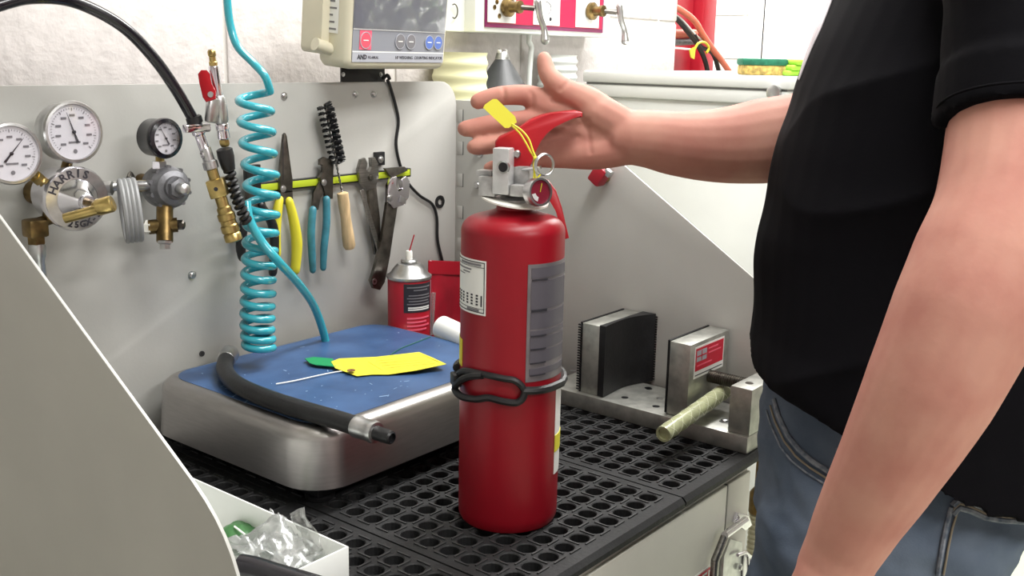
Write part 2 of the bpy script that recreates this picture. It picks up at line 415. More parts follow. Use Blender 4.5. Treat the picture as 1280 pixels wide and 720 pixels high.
MB().prism(py([(908, 672), (923, 676), (920, 740), (897, 740), (900, 694)], YD), (0, -.007, 0), bev=.001).build('back_plate', 'silver', lt)
MB().prism(py([(924, 690), (937, 692), (941, 705), (938, 740), (921, 740)], YD), (0, -.010, 0), bev=.002).build('pivot_plate', 'chrome', lt)
MB().tube(py([(922, 694), (932, 690), (939, 697), (940, 720)], YD-.014), .0028, 8).build('wire_loop', 'chrome', lt)
bolt('screw', atY(925, 709, YD-.010), (0, -1, 0), .004, lt)

# ribbed hose hanging at the bench's right end
hx = atY(947, 620, .66)
hs = empty('ribbed_hose', (hx.x, .66, FLOOR), 'tan ribbed hose hanging at the right end of the workbench', 'hose')
prof = [(.010, .10)]
zz = .10
while zz < .785: prof += [(.0165, zz+.001), (.0165, zz+.004), (.0135, zz+.005), (.0135, zz+.0075)]; zz += .0085
MB().lathe(prof, (hx.x+.012, .66, FLOOR), (0, 0, 1), 16).build('hose', 'cream_plastic', hs)
MB().lathe([(.011, .785), (.018, .787), (.018, .82), (.011, .83), (.011, .88)], (hx.x+.012, .66, FLOOR), (0, 0, 1), 16).build('cuff', 'old_brass', hs)
MB().lathe([(.019, .0), (.019, .1), (.012, .105)], (hx.x+.012, .66, FLOOR), (0, 0, 1), 16).build('floor_cuff', 'old_brass', hs)

# ================================================================== RUBBER MAT TILES
PXc, PYc, TH = .0325, .0333, .013
def mat_tile(x0, y0, nx, ny, bx_, by0, by1, lip, label, bxe=None):
    root = empty('rubber_mat', (x0, y0, -TH), label, 'mat', 'perforated black rubber mats on the workbench')
    mb = MB(); N = 16; R = .0122
    for i in range(nx):
        for j in range(ny):
            cx, cy = x0+bx_+(i+.5)*PXc, y0+by0+(j+.5)*PYc; vs = []
            for k in range(N):
                a = 2*math.pi*k/N; c_, s_ = math.cos(a), math.sin(a); q = max(abs(c_), abs(s_))
                vs.append(V((cx+c_/q*PXc/2, cy+s_/q*PYc/2, 0)))
            for rr, zz in ((R+.0012, 0), (R, -.0012), (R-.0006, -TH+.001)):
                for k in range(N):
                    a = 2*math.pi*k/N; vs.append(V((cx+rr*math.cos(a), cy+rr*math.sin(a), zz)))
            fs = []
            for L in range(3):
                for k in range(N): fs.append((L*N+k, L*N+(k+1) % N, (L+1)*N+(k+1) % N, (L+1)*N+k))
            mb.add(vs, fs)
    X0, X1, Y0, Y1 = x0+bx_, x0+bx_+nx*PXc, y0+by0, y0+by0+ny*PYc; XE = X1+(bx_ if bxe is None else bxe); YE = Y1+by1
    def quad(a, b, c, d): mb.add([a, b, c, d], [(0, 1, 2, 3)])
    fy = y0+(.006 if lip else 0)
    g = .0015
    for (a, b, c, d) in ((x0+g, X0, fy, YE), (X1, XE-g, fy, YE), (X0, X1, fy, Y0), (X0, X1, Y1, YE)):
        quad(V((a, c, 0)), V((b, c, 0)), V((b, d, 0)), V((a, d, 0)))
    if lip: quad(V((x0+g, y0, -TH)), V((XE-g, y0, -TH)), V((XE-g, y0, -.006)), V((x0+g, y0, -.006))); quad(V((x0+g, y0, -.006)), V((XE-g, y0, -.006)), V((XE-g, fy, 0)), V((x0+g, fy, 0)))
    else: quad(V((x0+g, y0, -TH)), V((XE-g, y0, -TH)), V((XE-g, y0, 0)), V((x0+g, y0, 0)))
    quad(V((x0+g, y0, -TH)), V((x0+g, YE, -TH)), V((x0+g, YE, 0)), V((x0+g, fy, 0))); quad(V((XE-g, y0, -TH)), V((XE-g, YE, -TH)), V((XE-g, YE, 0)), V((XE-g, fy, 0)))
    quad(V((x0+g, YE, -TH)), V((XE-g, YE, -TH)), V((XE-g, YE, 0)), V((x0+g, YE, 0)))
    o = mb.build('perforated_sheet', 'rubber_mat', root, smooth=False)
    MB().span((x0+g, y0+.002, -TH), (XE-g, YE, -TH+.0012)).build('backing', 'black_rubber', root, smooth=False)
    rb = MB()
    for i in range(nx+1):
        for j in range(ny+1):
            cx, cy = X0+i*PXc, Y0+j*PYc
            if j < ny: rb.box((cx, cy+PYc/2, .0007), (.0022, .021, .0018))
            if i < nx: rb.box((cx+PXc/2, cy, .0007), (.021, .0022, .0018))
    r_ = rb.build('raised_ribs', 'rubber_rib', root, smooth=False); r_['kind'] = 'stuff'
    return root
TW, T2 = .354, 1.0053
mat_tile(.833-TW, YF, 10, 10, .0145, .0248, .0145, True, 'black rubber mat tile under the white tray at left')
mat_tile(.833, YF, 10, 10, .0145, .0248, .0145, True, 'black rubber mat tile under the fire extinguisher')
mat_tile(.833+TW, YF, 10, 10, .0145, .0248, .0145, True, 'black rubber mat tile under the aluminium vise', .007)
mat_tile(.833-TW, T2, 10, 10, .0145, .0145, .0115, False, 'black rubber mat tile left of the platform scale against the back panel')
mat_tile(.833, T2, 10, 10, .0145, .0145, .0115, False, 'black rubber mat tile mostly covered by the platform scale')
mat_tile(.833+TW, T2, 10, 10, .0145, .0145, .0115, False, 'black rubber mat tile in the rear right corner under the spray can', .007)

# ================================================================== FIRE EXTINGUISHER
EC = V((.9966, .789, 0)) - RTH*.0026 - FWH*.008; ER = .0640
ext = empty('fire_extinguisher', (EC.x, EC.y, 0), 'red fire extinguisher cylinder standing on the mat with metal valve and red lever', 'fire extinguisher')
prof = [(.050, .004), (.058, .0008), (.061, .002), (.0635, .007), (ER, .016)] + [(ER, .016+i*.0359) for i in range(1, 11)]
for i in range(1, 9):
    a = math.radians(i*11.25*.93); prof.append((ER-.022*(1-math.cos(a)), .375+.019*math.sin(a)))
prof += [(.034, .3975), (.026, .400), (.0215, .402), (.0205, .408)]
MB().lathe(prof, (EC.x, EC.y, 0), (0, 0, 1), 72).build('cylinder', 'red_paint', ext)
MB().lathe([(.046, .0), (.050, .0), (.050, .006), (.046, .006)], (EC.x, EC.y, 0), (0, 0, 1), 48, caps=False).build('foot_ring', 'black_rubber', ext)
def cyl_hit(x, y, R=ER):
    r = ray(x, y); ox, oy = CAM.x-EC.x, CAM.y-EC.y; a = r.x**2+r.y**2; b = 2*(ox*r.x+oy*r.y); c = ox*ox+oy*oy-R*R
    D = max(0, b*b-4*a*c); t = (-b-math.sqrt(D))/(2*a); p = CAM+r*t; return math.atan2(p.y-EC.y, p.x-EC.x), p.z
def cp(a, z, R): return V((EC.x+R*math.cos(a), EC.y+R*math.sin(a), z))
def patch(name, a0, a1, z0, z1, m, parent, R=ER+.0004, n=14, th=.0004):
    outer = [cp(a0+(a1-a0)*i/n, z, R+th) for z in (z0, z1) for i in range(n+1)]; inner = [cp(a0+(a1-a0)*i/n, z, R-.0003) for z in (z0, z1) for i in range(n+1)]
    k = n+1; fs = []
    for i in range(n):
        fs.append((i, i+1, k+i+1, k+i)); fs.append((2*k+i, 2*k+k+i, 2*k+k+i+1, 2*k+i+1))
        fs.append((i, 2*k+i, 2*k+i+1, i+1)); fs.append((k+i, k+i+1, 3*k+i+1, 3*k+i))
    fs.append((0, k, 3*k, 2*k)); fs.append((n, 2*k+n, 3*k+n, k+n))
    return MB().add(outer+inner, fs).build(name, m, parent)
# angle grows counter-clockwise; seen from the camera smaller angle = further right
aL, zA = cyl_hit(608, 327); _, zB = cyl_hit(606, 395)
lw = 1.05
wl = patch('test_label', aL-lw, aL, zB, zA, 'label_white', ext)
def frac(a0, a1, z0, z1, u0, u1, v0, v1, name, m, par, R):
    return patch(name, a0+(a1-a0)*u0, a0+(a1-a0)*u1, z0+(z1-z0)*v0, z0+(z1-z0)*v1, m, par, R, 6)
for q in ((.02, .965, .955, .97), (.02, .965, .87, .878), (.965, .975, .05, .97), (.02, .975, .04, .055), (.02, .965, .11, .117)):
    frac(aL-lw, aL, zB, zA, *q, 'printed_line', 'ink', wl, ER+.001)
for q in ((.30, .9, .895, .935, ), (.12, .66, .80, .825), (.4, .62, .745, .765), (.2, .45, .70, .715), (.55, .86, .06, .10)):
    frac(aL-lw, aL, zB, zA, *q, 'printed_line', 'grey_ink', wl, ER+.001)
for c in (.15, .27, .39, .53, .66, .79):
    for r in range(4): frac(aL-lw, aL, zB, zA, c, c+.045, .17+r*.055, .20+r*.055, 'printed_mark', 'ink', wl, ER+.001)
frac(aL-lw, aL, zB, zA, .90, .925, .16, .36, 'printed_mark', 'ink', wl, ER+.001)
aG, zG1 = cyl_hit(660, 331); _, zG0 = cyl_hit(658, 478)
gw = 1.15
gl = patch('instruction_label', aG, aG+gw, zG0, zG1, 'label_grey', ext, n=20)
for v0, v1, m in ((.885, .97, 'label_dark'), (.62, .86, 'label_dark'), (.455, .60, 'label_dark'), (.40, .44, 'label_dark'), (.285, .385, 'label_dark'), (.165, .27, 'label_dark'), (.06, .115, 'label_dark')):
    frac(aG, aG+gw, zG0, zG1, .06, .94, v0, v1, 'text_block', m, gl, ER+.001)
for v in (.865, .61, .60, .39, .275, .155, .05):
    frac(aG, aG+gw, zG0, zG1, .07, .36, v, v+.012, 'heading_line', 'ink', gl, ER+.0016)
a_, z0 = cyl_hit(578, 458); _, z1 = cyl_hit(578, 424)
patch('yellow_decal', a_-.5, a_, z0, z1, 'yellow_card', ext)
a_, z1 = cyl_hit(695, 480); _, z0 = cyl_hit(692.5, 592)
patch('class_label', a_-.0, a_+.6, z0, z1, 'label_white', ext)
patch('class_label_band', a_-.012, a_+.6, z0+.030, z0+.052, 'yellow_card', ext, R=ER+.001)

# rubber band with a loop, held round the cylinder
st = empty('hose_band', (EC.x, EC.y, .17), 'black rubber hose band with open loop strapped round the extinguisher', 'strap')
def hug(pts, R): return [cp(*cyl_hit(x, y), R) for x, y in pts]
aS, zS = cyl_hit(655, 488); aE, zE = cyl_hit(699, 477)
pts = hug([(652, 487), (668, 487), (684, 484), (698, 478)], ER+.004)
aE = cyl_hit(698, 478)[0]; aB, zB2 = cyl_hit(577, 463)
n_ = 18
span = (aB-aE) % (2*math.pi)
# the way round the back
if span < math.pi: span -= 2*math.pi
back = [cp(aE+span*i/n_, zE+(zB2-zE)*i/n_, ER+.004) for i in range(1, n_)]
MB().tube(spline(pts, 4)+back, .0052, 8).build('band', 'black_rubber', st)
MB().tube(spline(hug([(578, 466), (586, 463), (612, 468), (630, 472), (642, 474), (650, 480), (655, 488)], ER+.0042), 4), .0042, 8).build('loop_upper', 'black_rubber', st)
MB().tube(spline(hug([(655, 488), (652, 497), (644, 502), (628, 500), (612, 496)], ER+.0045)+hug([(600, 497)], ER+.008)+hug([(586, 494)], ER+.010)+hug([(578, 485)], ER+.010)+hug([(584, 474)], ER+.009)+hug([(594, 469)], ER+.006)+hug([(606, 468)], ER+.005), 4), .0046, 8).build('loop_lower', 'black_rubber', st)
p = at(570, 474, 1.30)
MB().box(p, (.011, .02, .016), R=Matrix.Rotation(-.6, 3, 'Z'), bev=.002).build('tab', 'black_rubber', st)

# ---- valve head
AX = lambda z: V((EC.x, EC.y, z))
MB().lathe([(.019, .404), (.0205, .406), (.0205, .414), (.017, .416)], (EC.x, EC.y, 0), (0, 0, 1), 24).build('neck_nut', 'cast_metal', ext)
# collar plate: thin tilted ring under the valve
ca = at(601, 245, 1.262); cb = at(686, 257, 1.262); cc = (ca+cb)/2; cc = V((EC.x, EC.y, cc.z))+RTH*((ca+cb)/2-V((EC.x, EC.y, 0))).dot(RTH)
ex = (cb-ca).normalized(); nrm = ex.cross(FWH).normalized(); nrm = nrm if nrm.z > 0 else -nrm
nrm = (nrm-FWH*.10).normalized(); rad = (cb-ca).length/2
MB().lathe([(.018, -.0008), (rad, -.0008), (rad, .0012), (.018, .0012)], cc, nrm, 40, caps=False).build('collar_ring', 'white_plastic', ext)
ed = (RTH*.94-FWH*.34).normalized(); en = (FWH*.94+RTH*.34).normalized()       # valve block: turned a little so its port face shows
Rv = Matrix((( ed.x, en.x, 0), (ed.y, en.y, 0), (0, 0, 1)))
def vp(x, y, d=1.255): return at(x, y, d)
b0 = vp(647, 215, 1.27); zb0, zb1 = vp(640, 245, 1.265).z, vp(640, 206, 1.265).z
MB().box((b0.x, b0.y, (zb0+zb1)/2), (.040, .032, zb1-zb0), R=Rv, bev=.002).build('valve_body', 'cast_metal', ext)
q0 = vp(629, 214, 1.246); zq0, zq1 = vp(629, 243, 1.246).z, vp(629, 184, 1.246).z
MB().box((q0.x, q0.y, (zq0+zq1)/2), (.021, .020, zq1-zq0), R=Rv, bev=.002).build('outlet_block', 'valve_silver', ext)
ph = vp(629, 209, 1.2335)
MB().lathe([(.0045, -.006), (.0054, -.006), (.0054, .0006), (.0078, .0016), (.0080, -.002)], ph, -en, 20).build('outlet_port', 'silver', ext)
MB().lathe([(.0001, 0), (.0056, 0), (.0056, .0003), (.0001, .0003)], ph-en*.0009, -en, 20).build('port_hole', 'black_plastic', ext)
MB().box((vp(612, 232, 1.262)), (.022, .022, .024), R=Rv, bev=.002).build('side_boss', 'cast_metal', ext)
MB().box((vp(608, 216, 1.268)), (.020, .018, .007), R=Rv, bev=.001).build('boss_lug', 'cast_metal', ext)
MB().box((vp(655, 238, 1.244)), (.03, .02, .014), R=Rv, bev=.002).build('gauge_boss', 'cast_metal', ext)
# pressure gauge
gp = vp(675, 240, 1.225); gn = (-FWH*.80+RTH*.55+V((0, 0, .12))).normalized()
ga = MB().lathe([(.010, -.014), (.0165, -.012), (.0172, -.002), (.0165, .002), (.0142, .002), (.0142, -.001)], gp, gn, 32).build('pressure_gauge', 'silver', ext)
MB().lathe([(.0001, 0), (.0142, 0), (.0142, .0006), (.0001, .0006)], gp-gn*.0012, gn, 28).build('gauge_face', 'gauge_red', ga)
u_, v_, _ = frame(gn)
MB().prism([gp-gn*.0004+u_*.0118*math.cos(math.radians(t))+v_*.0118*math.sin(math.radians(t)) for t in (100, 120, 140, 160)]+[gp-gn*.0004+u_*.0065*math.cos(math.radians(t))+v_*.0065*math.sin(math.radians(t)) for t in (160, 140, 120, 100)], gn*.0004).build('gauge_band', 'label_white', ga)
MB().tube([gp+gn*.0004, gp+gn*.0004+u_*.010-v_*.003], .0006, 6).build('needle', 'yellow_card', ga)
MB().lathe([(.0001, 0), (.0140, 0)], gp+gn*.0014, gn, 28, caps=False).build('glass', 'glass', ga)
# squeeze lever
DL = 1.268
top = [(619, 184), (619, 177), (624, 171), (640, 164), (652, 157), (663, 149), (676, 144), (690, 141), (706, 139), (719, 138), (727, 140)]
bot = [(727, 146), (716, 147), (704, 150), (692, 156), (682, 164), (674, 174), (668, 186), (665, 200), (662, 208), (648, 210), (640, 206), (638, 184), (622, 183)]
poly = [at(x, y, DL) for x, y in top+bot]
MB().prism([p-FWH*.0155 for p in poly], FWH*.031, bev=.0028).build('squeeze_lever', 'red_lever', ext, ang=50)
MB().lathe([(.0048, -.002), (.0048, .002), (.0034, .0036)], at(646, 191, DL)-FWH*.0160, -FWH, 16).build('rivet', 'silver', ext)
MB().tube([at(646, 191, DL)-FWH*.014, at(646, 191, DL)+FWH*.018], .003, 10).build('hinge_pin', 'silver', ext)
# carrying handle bent down behind the shoulder
hp = [at(x, y, 1.30) for x, y in ((668, 222), (686, 226), (695, 238), (702, 258), (708, 284), (711, 296))]
hp2 = [at(x, y, 1.30) for x, y in ((704, 298), (701, 284), (694, 262), (687, 246), (678, 238), (668, 240))]
MB().prism([p-FWH*.011 for p in hp+hp2], FWH*.024, bev=.002).build('carrying_handle', 'red_lever', ext)
# pin and ring
pc = at(680, 206, 1.232)
MB().tube([at(640, 214, 1.262), at(676, 209, 1.235)], .002, 8).build('pull_pin', 'silver', ext)
rn = (-FWH*.8+RTH*.5).normalized(); u_, v_, _ = frame(rn)
MB().tube([pc+(u_*math.cos(t)+v_*math.sin(t))*.0128 for t in [2*math.pi*i/28 for i in range(28)]], .0013, 8, closed=True).build('pull_ring', 'silver', ext)
MB().tube([pc+rn*.0022+(u_*math.cos(t)+v_*math.sin(t))*.0124 for t in [2*math.pi*i/28 for i in range(28)]], .0012, 8, closed=True).build('pull_ring', 'silver', ext)
# yellow seal tag
tg = empty('seal_tag', at(640, 165, 1.24), 'small blank yellow plastic seal tag tied to the extinguisher pull ring', 'tag')
tp = [at(x, y, dd) for x, y, dd in ((604, 135, 1.228), (606, 131, 1.228), (616, 124, 1.230), (621, 124, 1.231), (644, 146, 1.235), (646, 153, 1.236), (636, 160, 1.236), (631, 160, 1.235))]
MB().prism(tp, -FW*.0012).build('tag', 'yellow_card', tg)
for a in ([(640, 155), (652, 163), (661, 174), (666, 188), (670, 197)], [(640, 157), (650, 167), (657, 178), (663, 189), (668, 198), (667, 208), (670, 222), (676, 218)], [(668, 198), (668, 212), (667, 224)]):
    MB().tube(spline([at(x, y, 1.234-.006*i/len(a)) for i, (x, y) in enumerate(a)], 5), .0011, 6).build('tie', 'yellow_card', tg)
MB().ell(at(669, 198, 1.229), (.0026, .0026, .003), 10, 8).build('seal_bead', 'yellow_card', tg)

# ================================================================== PLATFORM SCALE
SX0, SX1, SY0, SY1, SZ0, SZ1 = .8115, 1.284, .957, 1.340, .030, .112
sc = empty('platform_scale', ((SX0+SX1)/2, (SY0+SY1)/2, 0), 'bench platform scale with blue-filmed top and stainless steel skirt', 'scale')
def rrect(x0, x1, y0, y1, r, z, n=8):
    out = []
    for cx, cy, a0 in ((x1-r, y1-r, 0), (x0+r, y1-r, 90), (x0+r, y0+r, 180), (x1-r, y0+r, 270)):
        for i in range(n+1): a = math.radians(a0+90*i/n); out.append(V((cx+r*math.cos(a), cy+r*math.sin(a), z)))
    return out
rings = [rrect(SX0+.003, SX1-.003, SY0+.003, SY1-.003, .055, SZ0), rrect(SX0, SX1, SY0, SY1, .058, SZ0+.0006)]
for i in range(1, 4): d = .004*i/3; rings.append(rrect(SX0+d, SX1-d, SY0+d, SY1-d, .058, SZ0+(SZ1-.018-SZ0)*i/3))
for i in range(1, 7):
    a = math.radians(15*i); d = .004+.018*(1-math.cos(a)); rings.append(rrect(SX0+d, SX1-d, SY0+d, SY1-d, .058-.014*(1-math.cos(a)), SZ1-.018+.018*math.sin(a)))
rings.append(rrect(SX0+.03, SX1-.03, SY0+.03, SY1-.03, .04, SZ1))
MB().loft(rings).build('steel_cover', 'skirt_steel', sc, ang=60)
MB().loft([rrect(SX0+.027, SX1-.022, SY0+.026, SY1-.023, .042, SZ1-.0002), rrect(SX0+.027, SX1-.022, SY0+.026, SY1-.023, .042, SZ1+.0005)]).build('blue_film', 'blue_film', sc, smooth=False)
MB().span((SX0+.03, SY0+.03, .010), (SX1-.03, SY1-.03, SZ0+.01), bev=.004).build('base_frame', 'black_plastic', sc)
for x in (SX0+.05, SX1-.05):
    for y in (SY0+.05, SY1-.05): MB().lathe([(.018, 0), (.02, .003), (.02, .008), (.012, .012)], (x, y, 0), (0, 0, 1), 18).build('foot', 'black_rubber', sc)
# worn flecks in the film
mbf = MB()
for i in range(46):
    x, y = random.uniform(SX0+.03, SX1-.04), random.uniform(SY0+.03, SY1-.04); l = random.choice((.002, .002, .003, .004, .008)); a = random.uniform(0, 3); wd = random.uniform(.0007, .0013)
    mbf.box((x, y, SZ1+.0006), (l, wd, .0004), R=Matrix.Rotation(a, 3, 'Z'))
for px, ln, an in (((298, 492), .028, .35), ((310, 500), .022, .5), ((283, 481), .02, .1), ((330, 496), .03, .9), ((480, 495), .014, -.4), ((345, 512), .012, .3)):
    p = atZ(*px, SZ1+.0006); mbf.box((p.x, p.y, SZ1+.0006), (ln, .0016, .0004), R=Matrix.Rotation(an, 3, 'Z'))
f_ = mbf.build('film_scratches', 'scuff', sc, smooth=False); f_['kind'] = 'stuff'

# discharge hose lying across the scale
zz = SZ1+.0136
hb = empty('discharge_hose', atZ(380, 512, SZ1), 'short black rubber discharge hose with two crimped silver ferrules across the scale', 'hose')
hpts = [atZ(x, y, zz) for x, y in ((283, 449), (281, 462), (290, 476), (310, 488), (345, 502), (390, 516), (425, 526), (449, 534))]
MB().tube(spline(hpts, 8), .0125, 16).build('hose', 'black_rubber', hb)
e0, e1 = hpts[-1], hpts[-2]; dv = (e0-e1).normalized()
MB().lathe([(.0115, -.004), (.0142, -.003), (.0145, .003), (.0138, .006), (.0138, .024), (.0145, .027), (.0135, .032), (.0095, .033)], e0-dv*.002, dv, 20).build('ferrule', 'silver', hb)
MB().lathe([(.0095, .030), (.0088, .040), (.0092, .041), (.0085, .056), (.0062, .058), (.0062, .053)], e0, dv, 14).build('nozzle_tip', 'black_plastic', hb)
dv2 = (hpts[0]-hpts[1]).normalized(); dv2 = (dv2+RTH*.2+V((0, 0, .1))).normalized()
MB().lathe([(.0115, -.006), (.0138, -.004), (.0142, .008), (.0142, .022), (.013, .025), (.006, .026)], hpts[0], dv2, 20).build('ferrule', 'silver', hb)

# yellow paper tag on the scale
yt = empty('paper_tag', atZ(480, 458, SZ1), 'yellow paper tag with green sticker, string and punched hole on the scale', 'tag')
zt = SZ1+.001
c0 = [(414, 452), (424, 448), (470, 446), (524, 440), (541, 447), (558, 455), (520, 463), (486, 468), (465, 468), (446, 470), (430, 464), (419, 460)]
lift = [.006, .005, .004, .004, .007, .010, .006, .002, .002, .002, .003, .005]
tp = [atZ(x, y, zt+l) for (x, y), l in zip(c0, lift)]
bm = bmesh.new(); vs_ = [bm.verts.new(p) for p in tp]; bm.faces.new(vs_); bmesh.ops.triangulate(bm, faces=bm.faces[:])
mbt = MB(); mbt.bm(bm); k = len(mbt.v); top_f = list(mbt.f)
mbt.v += [p-V((0, 0, .0006)) for p in mbt.v[:k]]; mbt.f += [tuple(i+k for i in f[::-1]) for f in top_f]+[((i+1) % k, i, i+k, (i+1) % k+k) for i in range(k)]
mbt.build('card', 'yellow_card', yt, smooth=False)
p = atZ(439, 463, zt+.0062); MB().lathe([(.0014, 0), (.0062, 0), (.0062, .0006), (.0014, .0006)], p, (0, 0, 1), 18, caps=False).build('hole_ring', 'brown_ring', yt)
MB().lathe([(.0001, 0), (.0016, 0)], p+V((0, 0, .0004)), (0, 0, 1), 12, caps=False).build('hole', 'ink', yt)
for a, b in (((460, 452), (478, 463)), ((470, 451), (530, 446)), ((474, 454), (535, 449)), ((478, 457), (540, 452)), ((484, 460), (544, 454)), ((528, 443), (550, 453))):
    MB().tube([atZ(*a, zt+.0072), atZ(*b, zt+.0088)], .00035, 5).build('printed_line', 'yellow_ink', yt)
gp_ = [atZ(x, y, zt+.004) for x, y in ((381, 449), (392, 447), (416, 449), (420, 459), (396, 457), (388, 455))]
MB().prism(gp_, (0, 0, .0012)).build('green_sticker', 'green_sticker', yt)
MB().tube(spline([atZ(x, y, SZ1+.003) for x, y in ((438, 463), (420, 465), (395, 470), (368, 476), (345, 480))], 5), .0010, 6).build('string', 'white_plastic', yt)
MB().tube(spline([atZ(x, y, SZ1+.0014) for x, y in ((488, 444), (500, 436), (520, 428), (538, 421))], 5), .0009, 6).build('thread', 'green_thread', yt)

# ================================================================== TRAY WITH BAG
TZ = .06; tc = atZ(436, 683, TZ); tx1, ty0 = tc.x, tc.y; tx0 = XL+.006; ty1 = ty0+.34; t = .0025
tr = empty('parts_tray', ((tx0+tx1)/2, (ty0+ty1)/2, .002), 'shallow white metal parts tray beside the left side panel', 'tray')
for a, b in (((tx0, ty0, .002), (tx1, ty0+t, TZ)), ((tx0, ty1-t, .002), (tx1, ty1, TZ)), ((tx0, ty0+t, .002), (tx0+t, ty1-t, TZ)), ((tx1-t, ty0+t, .002), (tx1, ty1-t, TZ))):
    MB().span(a, b, bev=.0006).build('tray_wall', 'white_paint', tr)
MB().span((tx0+t, ty0+t, .002), (tx1-t, ty1-t, .0045)).build('tray_bottom', 'white_paint', tr, smooth=False)
# crumpled clear bag
def crumple(c, R3, seed, amp, n=40, m=28):
    mb = MB(); mb.ell(c, R3, n, m); c = V(c)
    for i, p in enumerate(mb.v):
        d = p-c; q = p*38+V((seed, seed*2, 0)); k = 1+amp*noise.noise(q)+amp*.6*noise.noise(q*2.4)+amp*.5*abs(noise.noise(q*1.3)); mb.v[i] = c+d*k
    return mb
bc = atZ(348, 688, .035)
bg = empty('plastic_bag', (bc.x, bc.y, .0045), 'crumpled clear plastic bag lying in the white tray', 'bag')
def sheet(name, c, ux, uy, sx, sy, amp, seed, m, par, n=26):
    bm = bmesh.new(); c, ux, uy = V(c), V(ux).normalized(), V(uy).normalized(); nn = ux.cross(uy); g = []
    for i in range(n+1):
        for j in range(n+1):
            u, v = (i/n-.5)*sx, (j/n-.5)*sy; q = V((u*34+seed, v*34-seed, seed*.7))
            h = amp*(noise.noise(q)+.55*abs(noise.noise(q*2.1))+.25*noise.noise(q*4.3)); k = amp*.6*noise.noise(q+V((9, 4, 2)))
            p = c+ux*(u+k)+uy*(v-k*.6)+nn*h; p.z = max(p.z, .0055); g.append(bm.verts.new(p))
    for i in range(n):
        for j in range(n): a = i*(n+1)+j; bm.faces.new((g[a], g[a+1], g[a+n+2], g[a+n+1]))
    o = MB().bm(bm).build(name, m, par, ang=80); so = o.modifiers.new('s', 'SOLIDIFY'); so.thickness = .0005; return o
bx0, by0 = bc.x, bc.y
sheet('bag_sheet', (bx0-.005, by0, .040), (1, 0, .15), (0, 1, .1), .082, .10, .022, 2.0, 'bag_clear', bg)
sheet('bag_sheet', (bx0+.008, by0-.012, .030), (1, .3, -.2), (-.3, 1, .2), .07, .085, .020, 5.5, 'bag_clear', bg)
sheet('bag_sheet', (bx0-.002, by0+.004, .018), (1, 0, 0), (0, 1, 0), .085, .11, .012, 8.2, 'bag_clear', bg)
sheet('bag_corner', at(384, 664, 1.06), RTH+V((0, 0, .5)), V((0, 0, 1))-RTH*.35, .018, .050, .010, 3.3, 'bag_clear', bg, 14)
gc = atZ(300, 662, .03)
gr = empty('green_packet', (gc.x, gc.y, .005), 'small green foil packet in the white tray beside the clear bag', 'packet')
MB.build(crumple((gc.x, gc.y, .026), (.024, .022, .012), 5, .35), 'packet', 'packet_green', gr)
MB().tube([atZ(293, 658, .040), atZ(306, 668, .038)], .0012, 6).build('white_stripe', 'label_white', gr)
# black hose end in front of the tray
bh_ = [atZ(x, y, .0745) for x, y in ((300, 709), (320, 713), (345, 721), (378, 731), (410, 741))]
tag(MB().tube(spline(bh_, 6), .0135, 14).build('black_hose', 'black_gloss'), 'end of a black hose lying over the front rim of the white tray', 'hose')

# ================================================================== VISE
vi = empty('cylinder_vise', (1.45, .83, 0), 'aluminium cylinder vise with two upright jaws, screw and end post', 'vise')
VX0, VX1, VY0, VY1, VZ = 1.3895, 1.516, .6435, 1.03, .0275
MB().span((VX0, VY0, .0005), (VX1, VY1, VZ), bev=.0012).build('base_plate', 'plate_metal', vi)
MB().span((VX1+.001, VY0+.02, .0005), (XR-.003, VY1, .022), bev=.001).build('rear_strip', 'dark_steel', vi)  # dark strip behind the base plate
for x, y in ((810, 485), (811, 486), (781, 497), (825, 498), (820, 508), (700, 459), (703, 478), (716, 463), (858, 523)):
    p = atZ(x, y, VZ); MB().lathe([(.0001, .0002), (.0055, .0002), (.0062, .0008), (.0055, .0010)], (p.x, p.y, VZ-.0004), (0, 0, 1), 16).build('bolt_hole', 'black_plastic' if (x, y) not in ((716, 463), (825, 498)) else 'silver', vi)
p = atZ(906, 527, VZ); bolt('base_bolt', (p.x, p.y, VZ-.0005), (0, 0, 1), .006, vi, h=.005)
# fixed jaw with ribbed rubber pad
J1 = MB().span((1.40, .9245, VZ), (1.53, .9600, .149), bev=.0015).build('fixed_jaw', 'plate_metal', vi)
MB().span((1.4005, .9605, VZ), (1.5295, .9640, .150)).build('jaw_backing', 'black_rubber', J1, smooth=False)
for i in range(26): MB().span((1.3975, .9606, VZ+.004+i*.0045), (1.4005, .9672, VZ+.0062+i*.0045)).build('tooth', 'black_rubber', J1, smooth=False)
pts = []
for i in range(13):
    q = i/12; pts.append(V((1.3985+q*.134, .9245-.003-.016*(1-(2*q-1)**2)*0-.004-.020*abs(2*q-1)**1.6*(1 if q > .5 else .25), VZ+.001)))
poly = [V((1.3985, .9244, VZ+.001)), *pts, V((1.5325, .9244, VZ+.001))]
MB().prism(poly, (0, 0, .1225), bev=.0006).build('rubber_pad', 'black_rubber', J1, ang=25)
for i in range(26): MB().span((1.5320, .8945, VZ+.004+i*.0045), (1.5340, .9010, VZ+.0062+i*.0045)).build('tooth', 'black_rubber', J1, smooth=False)
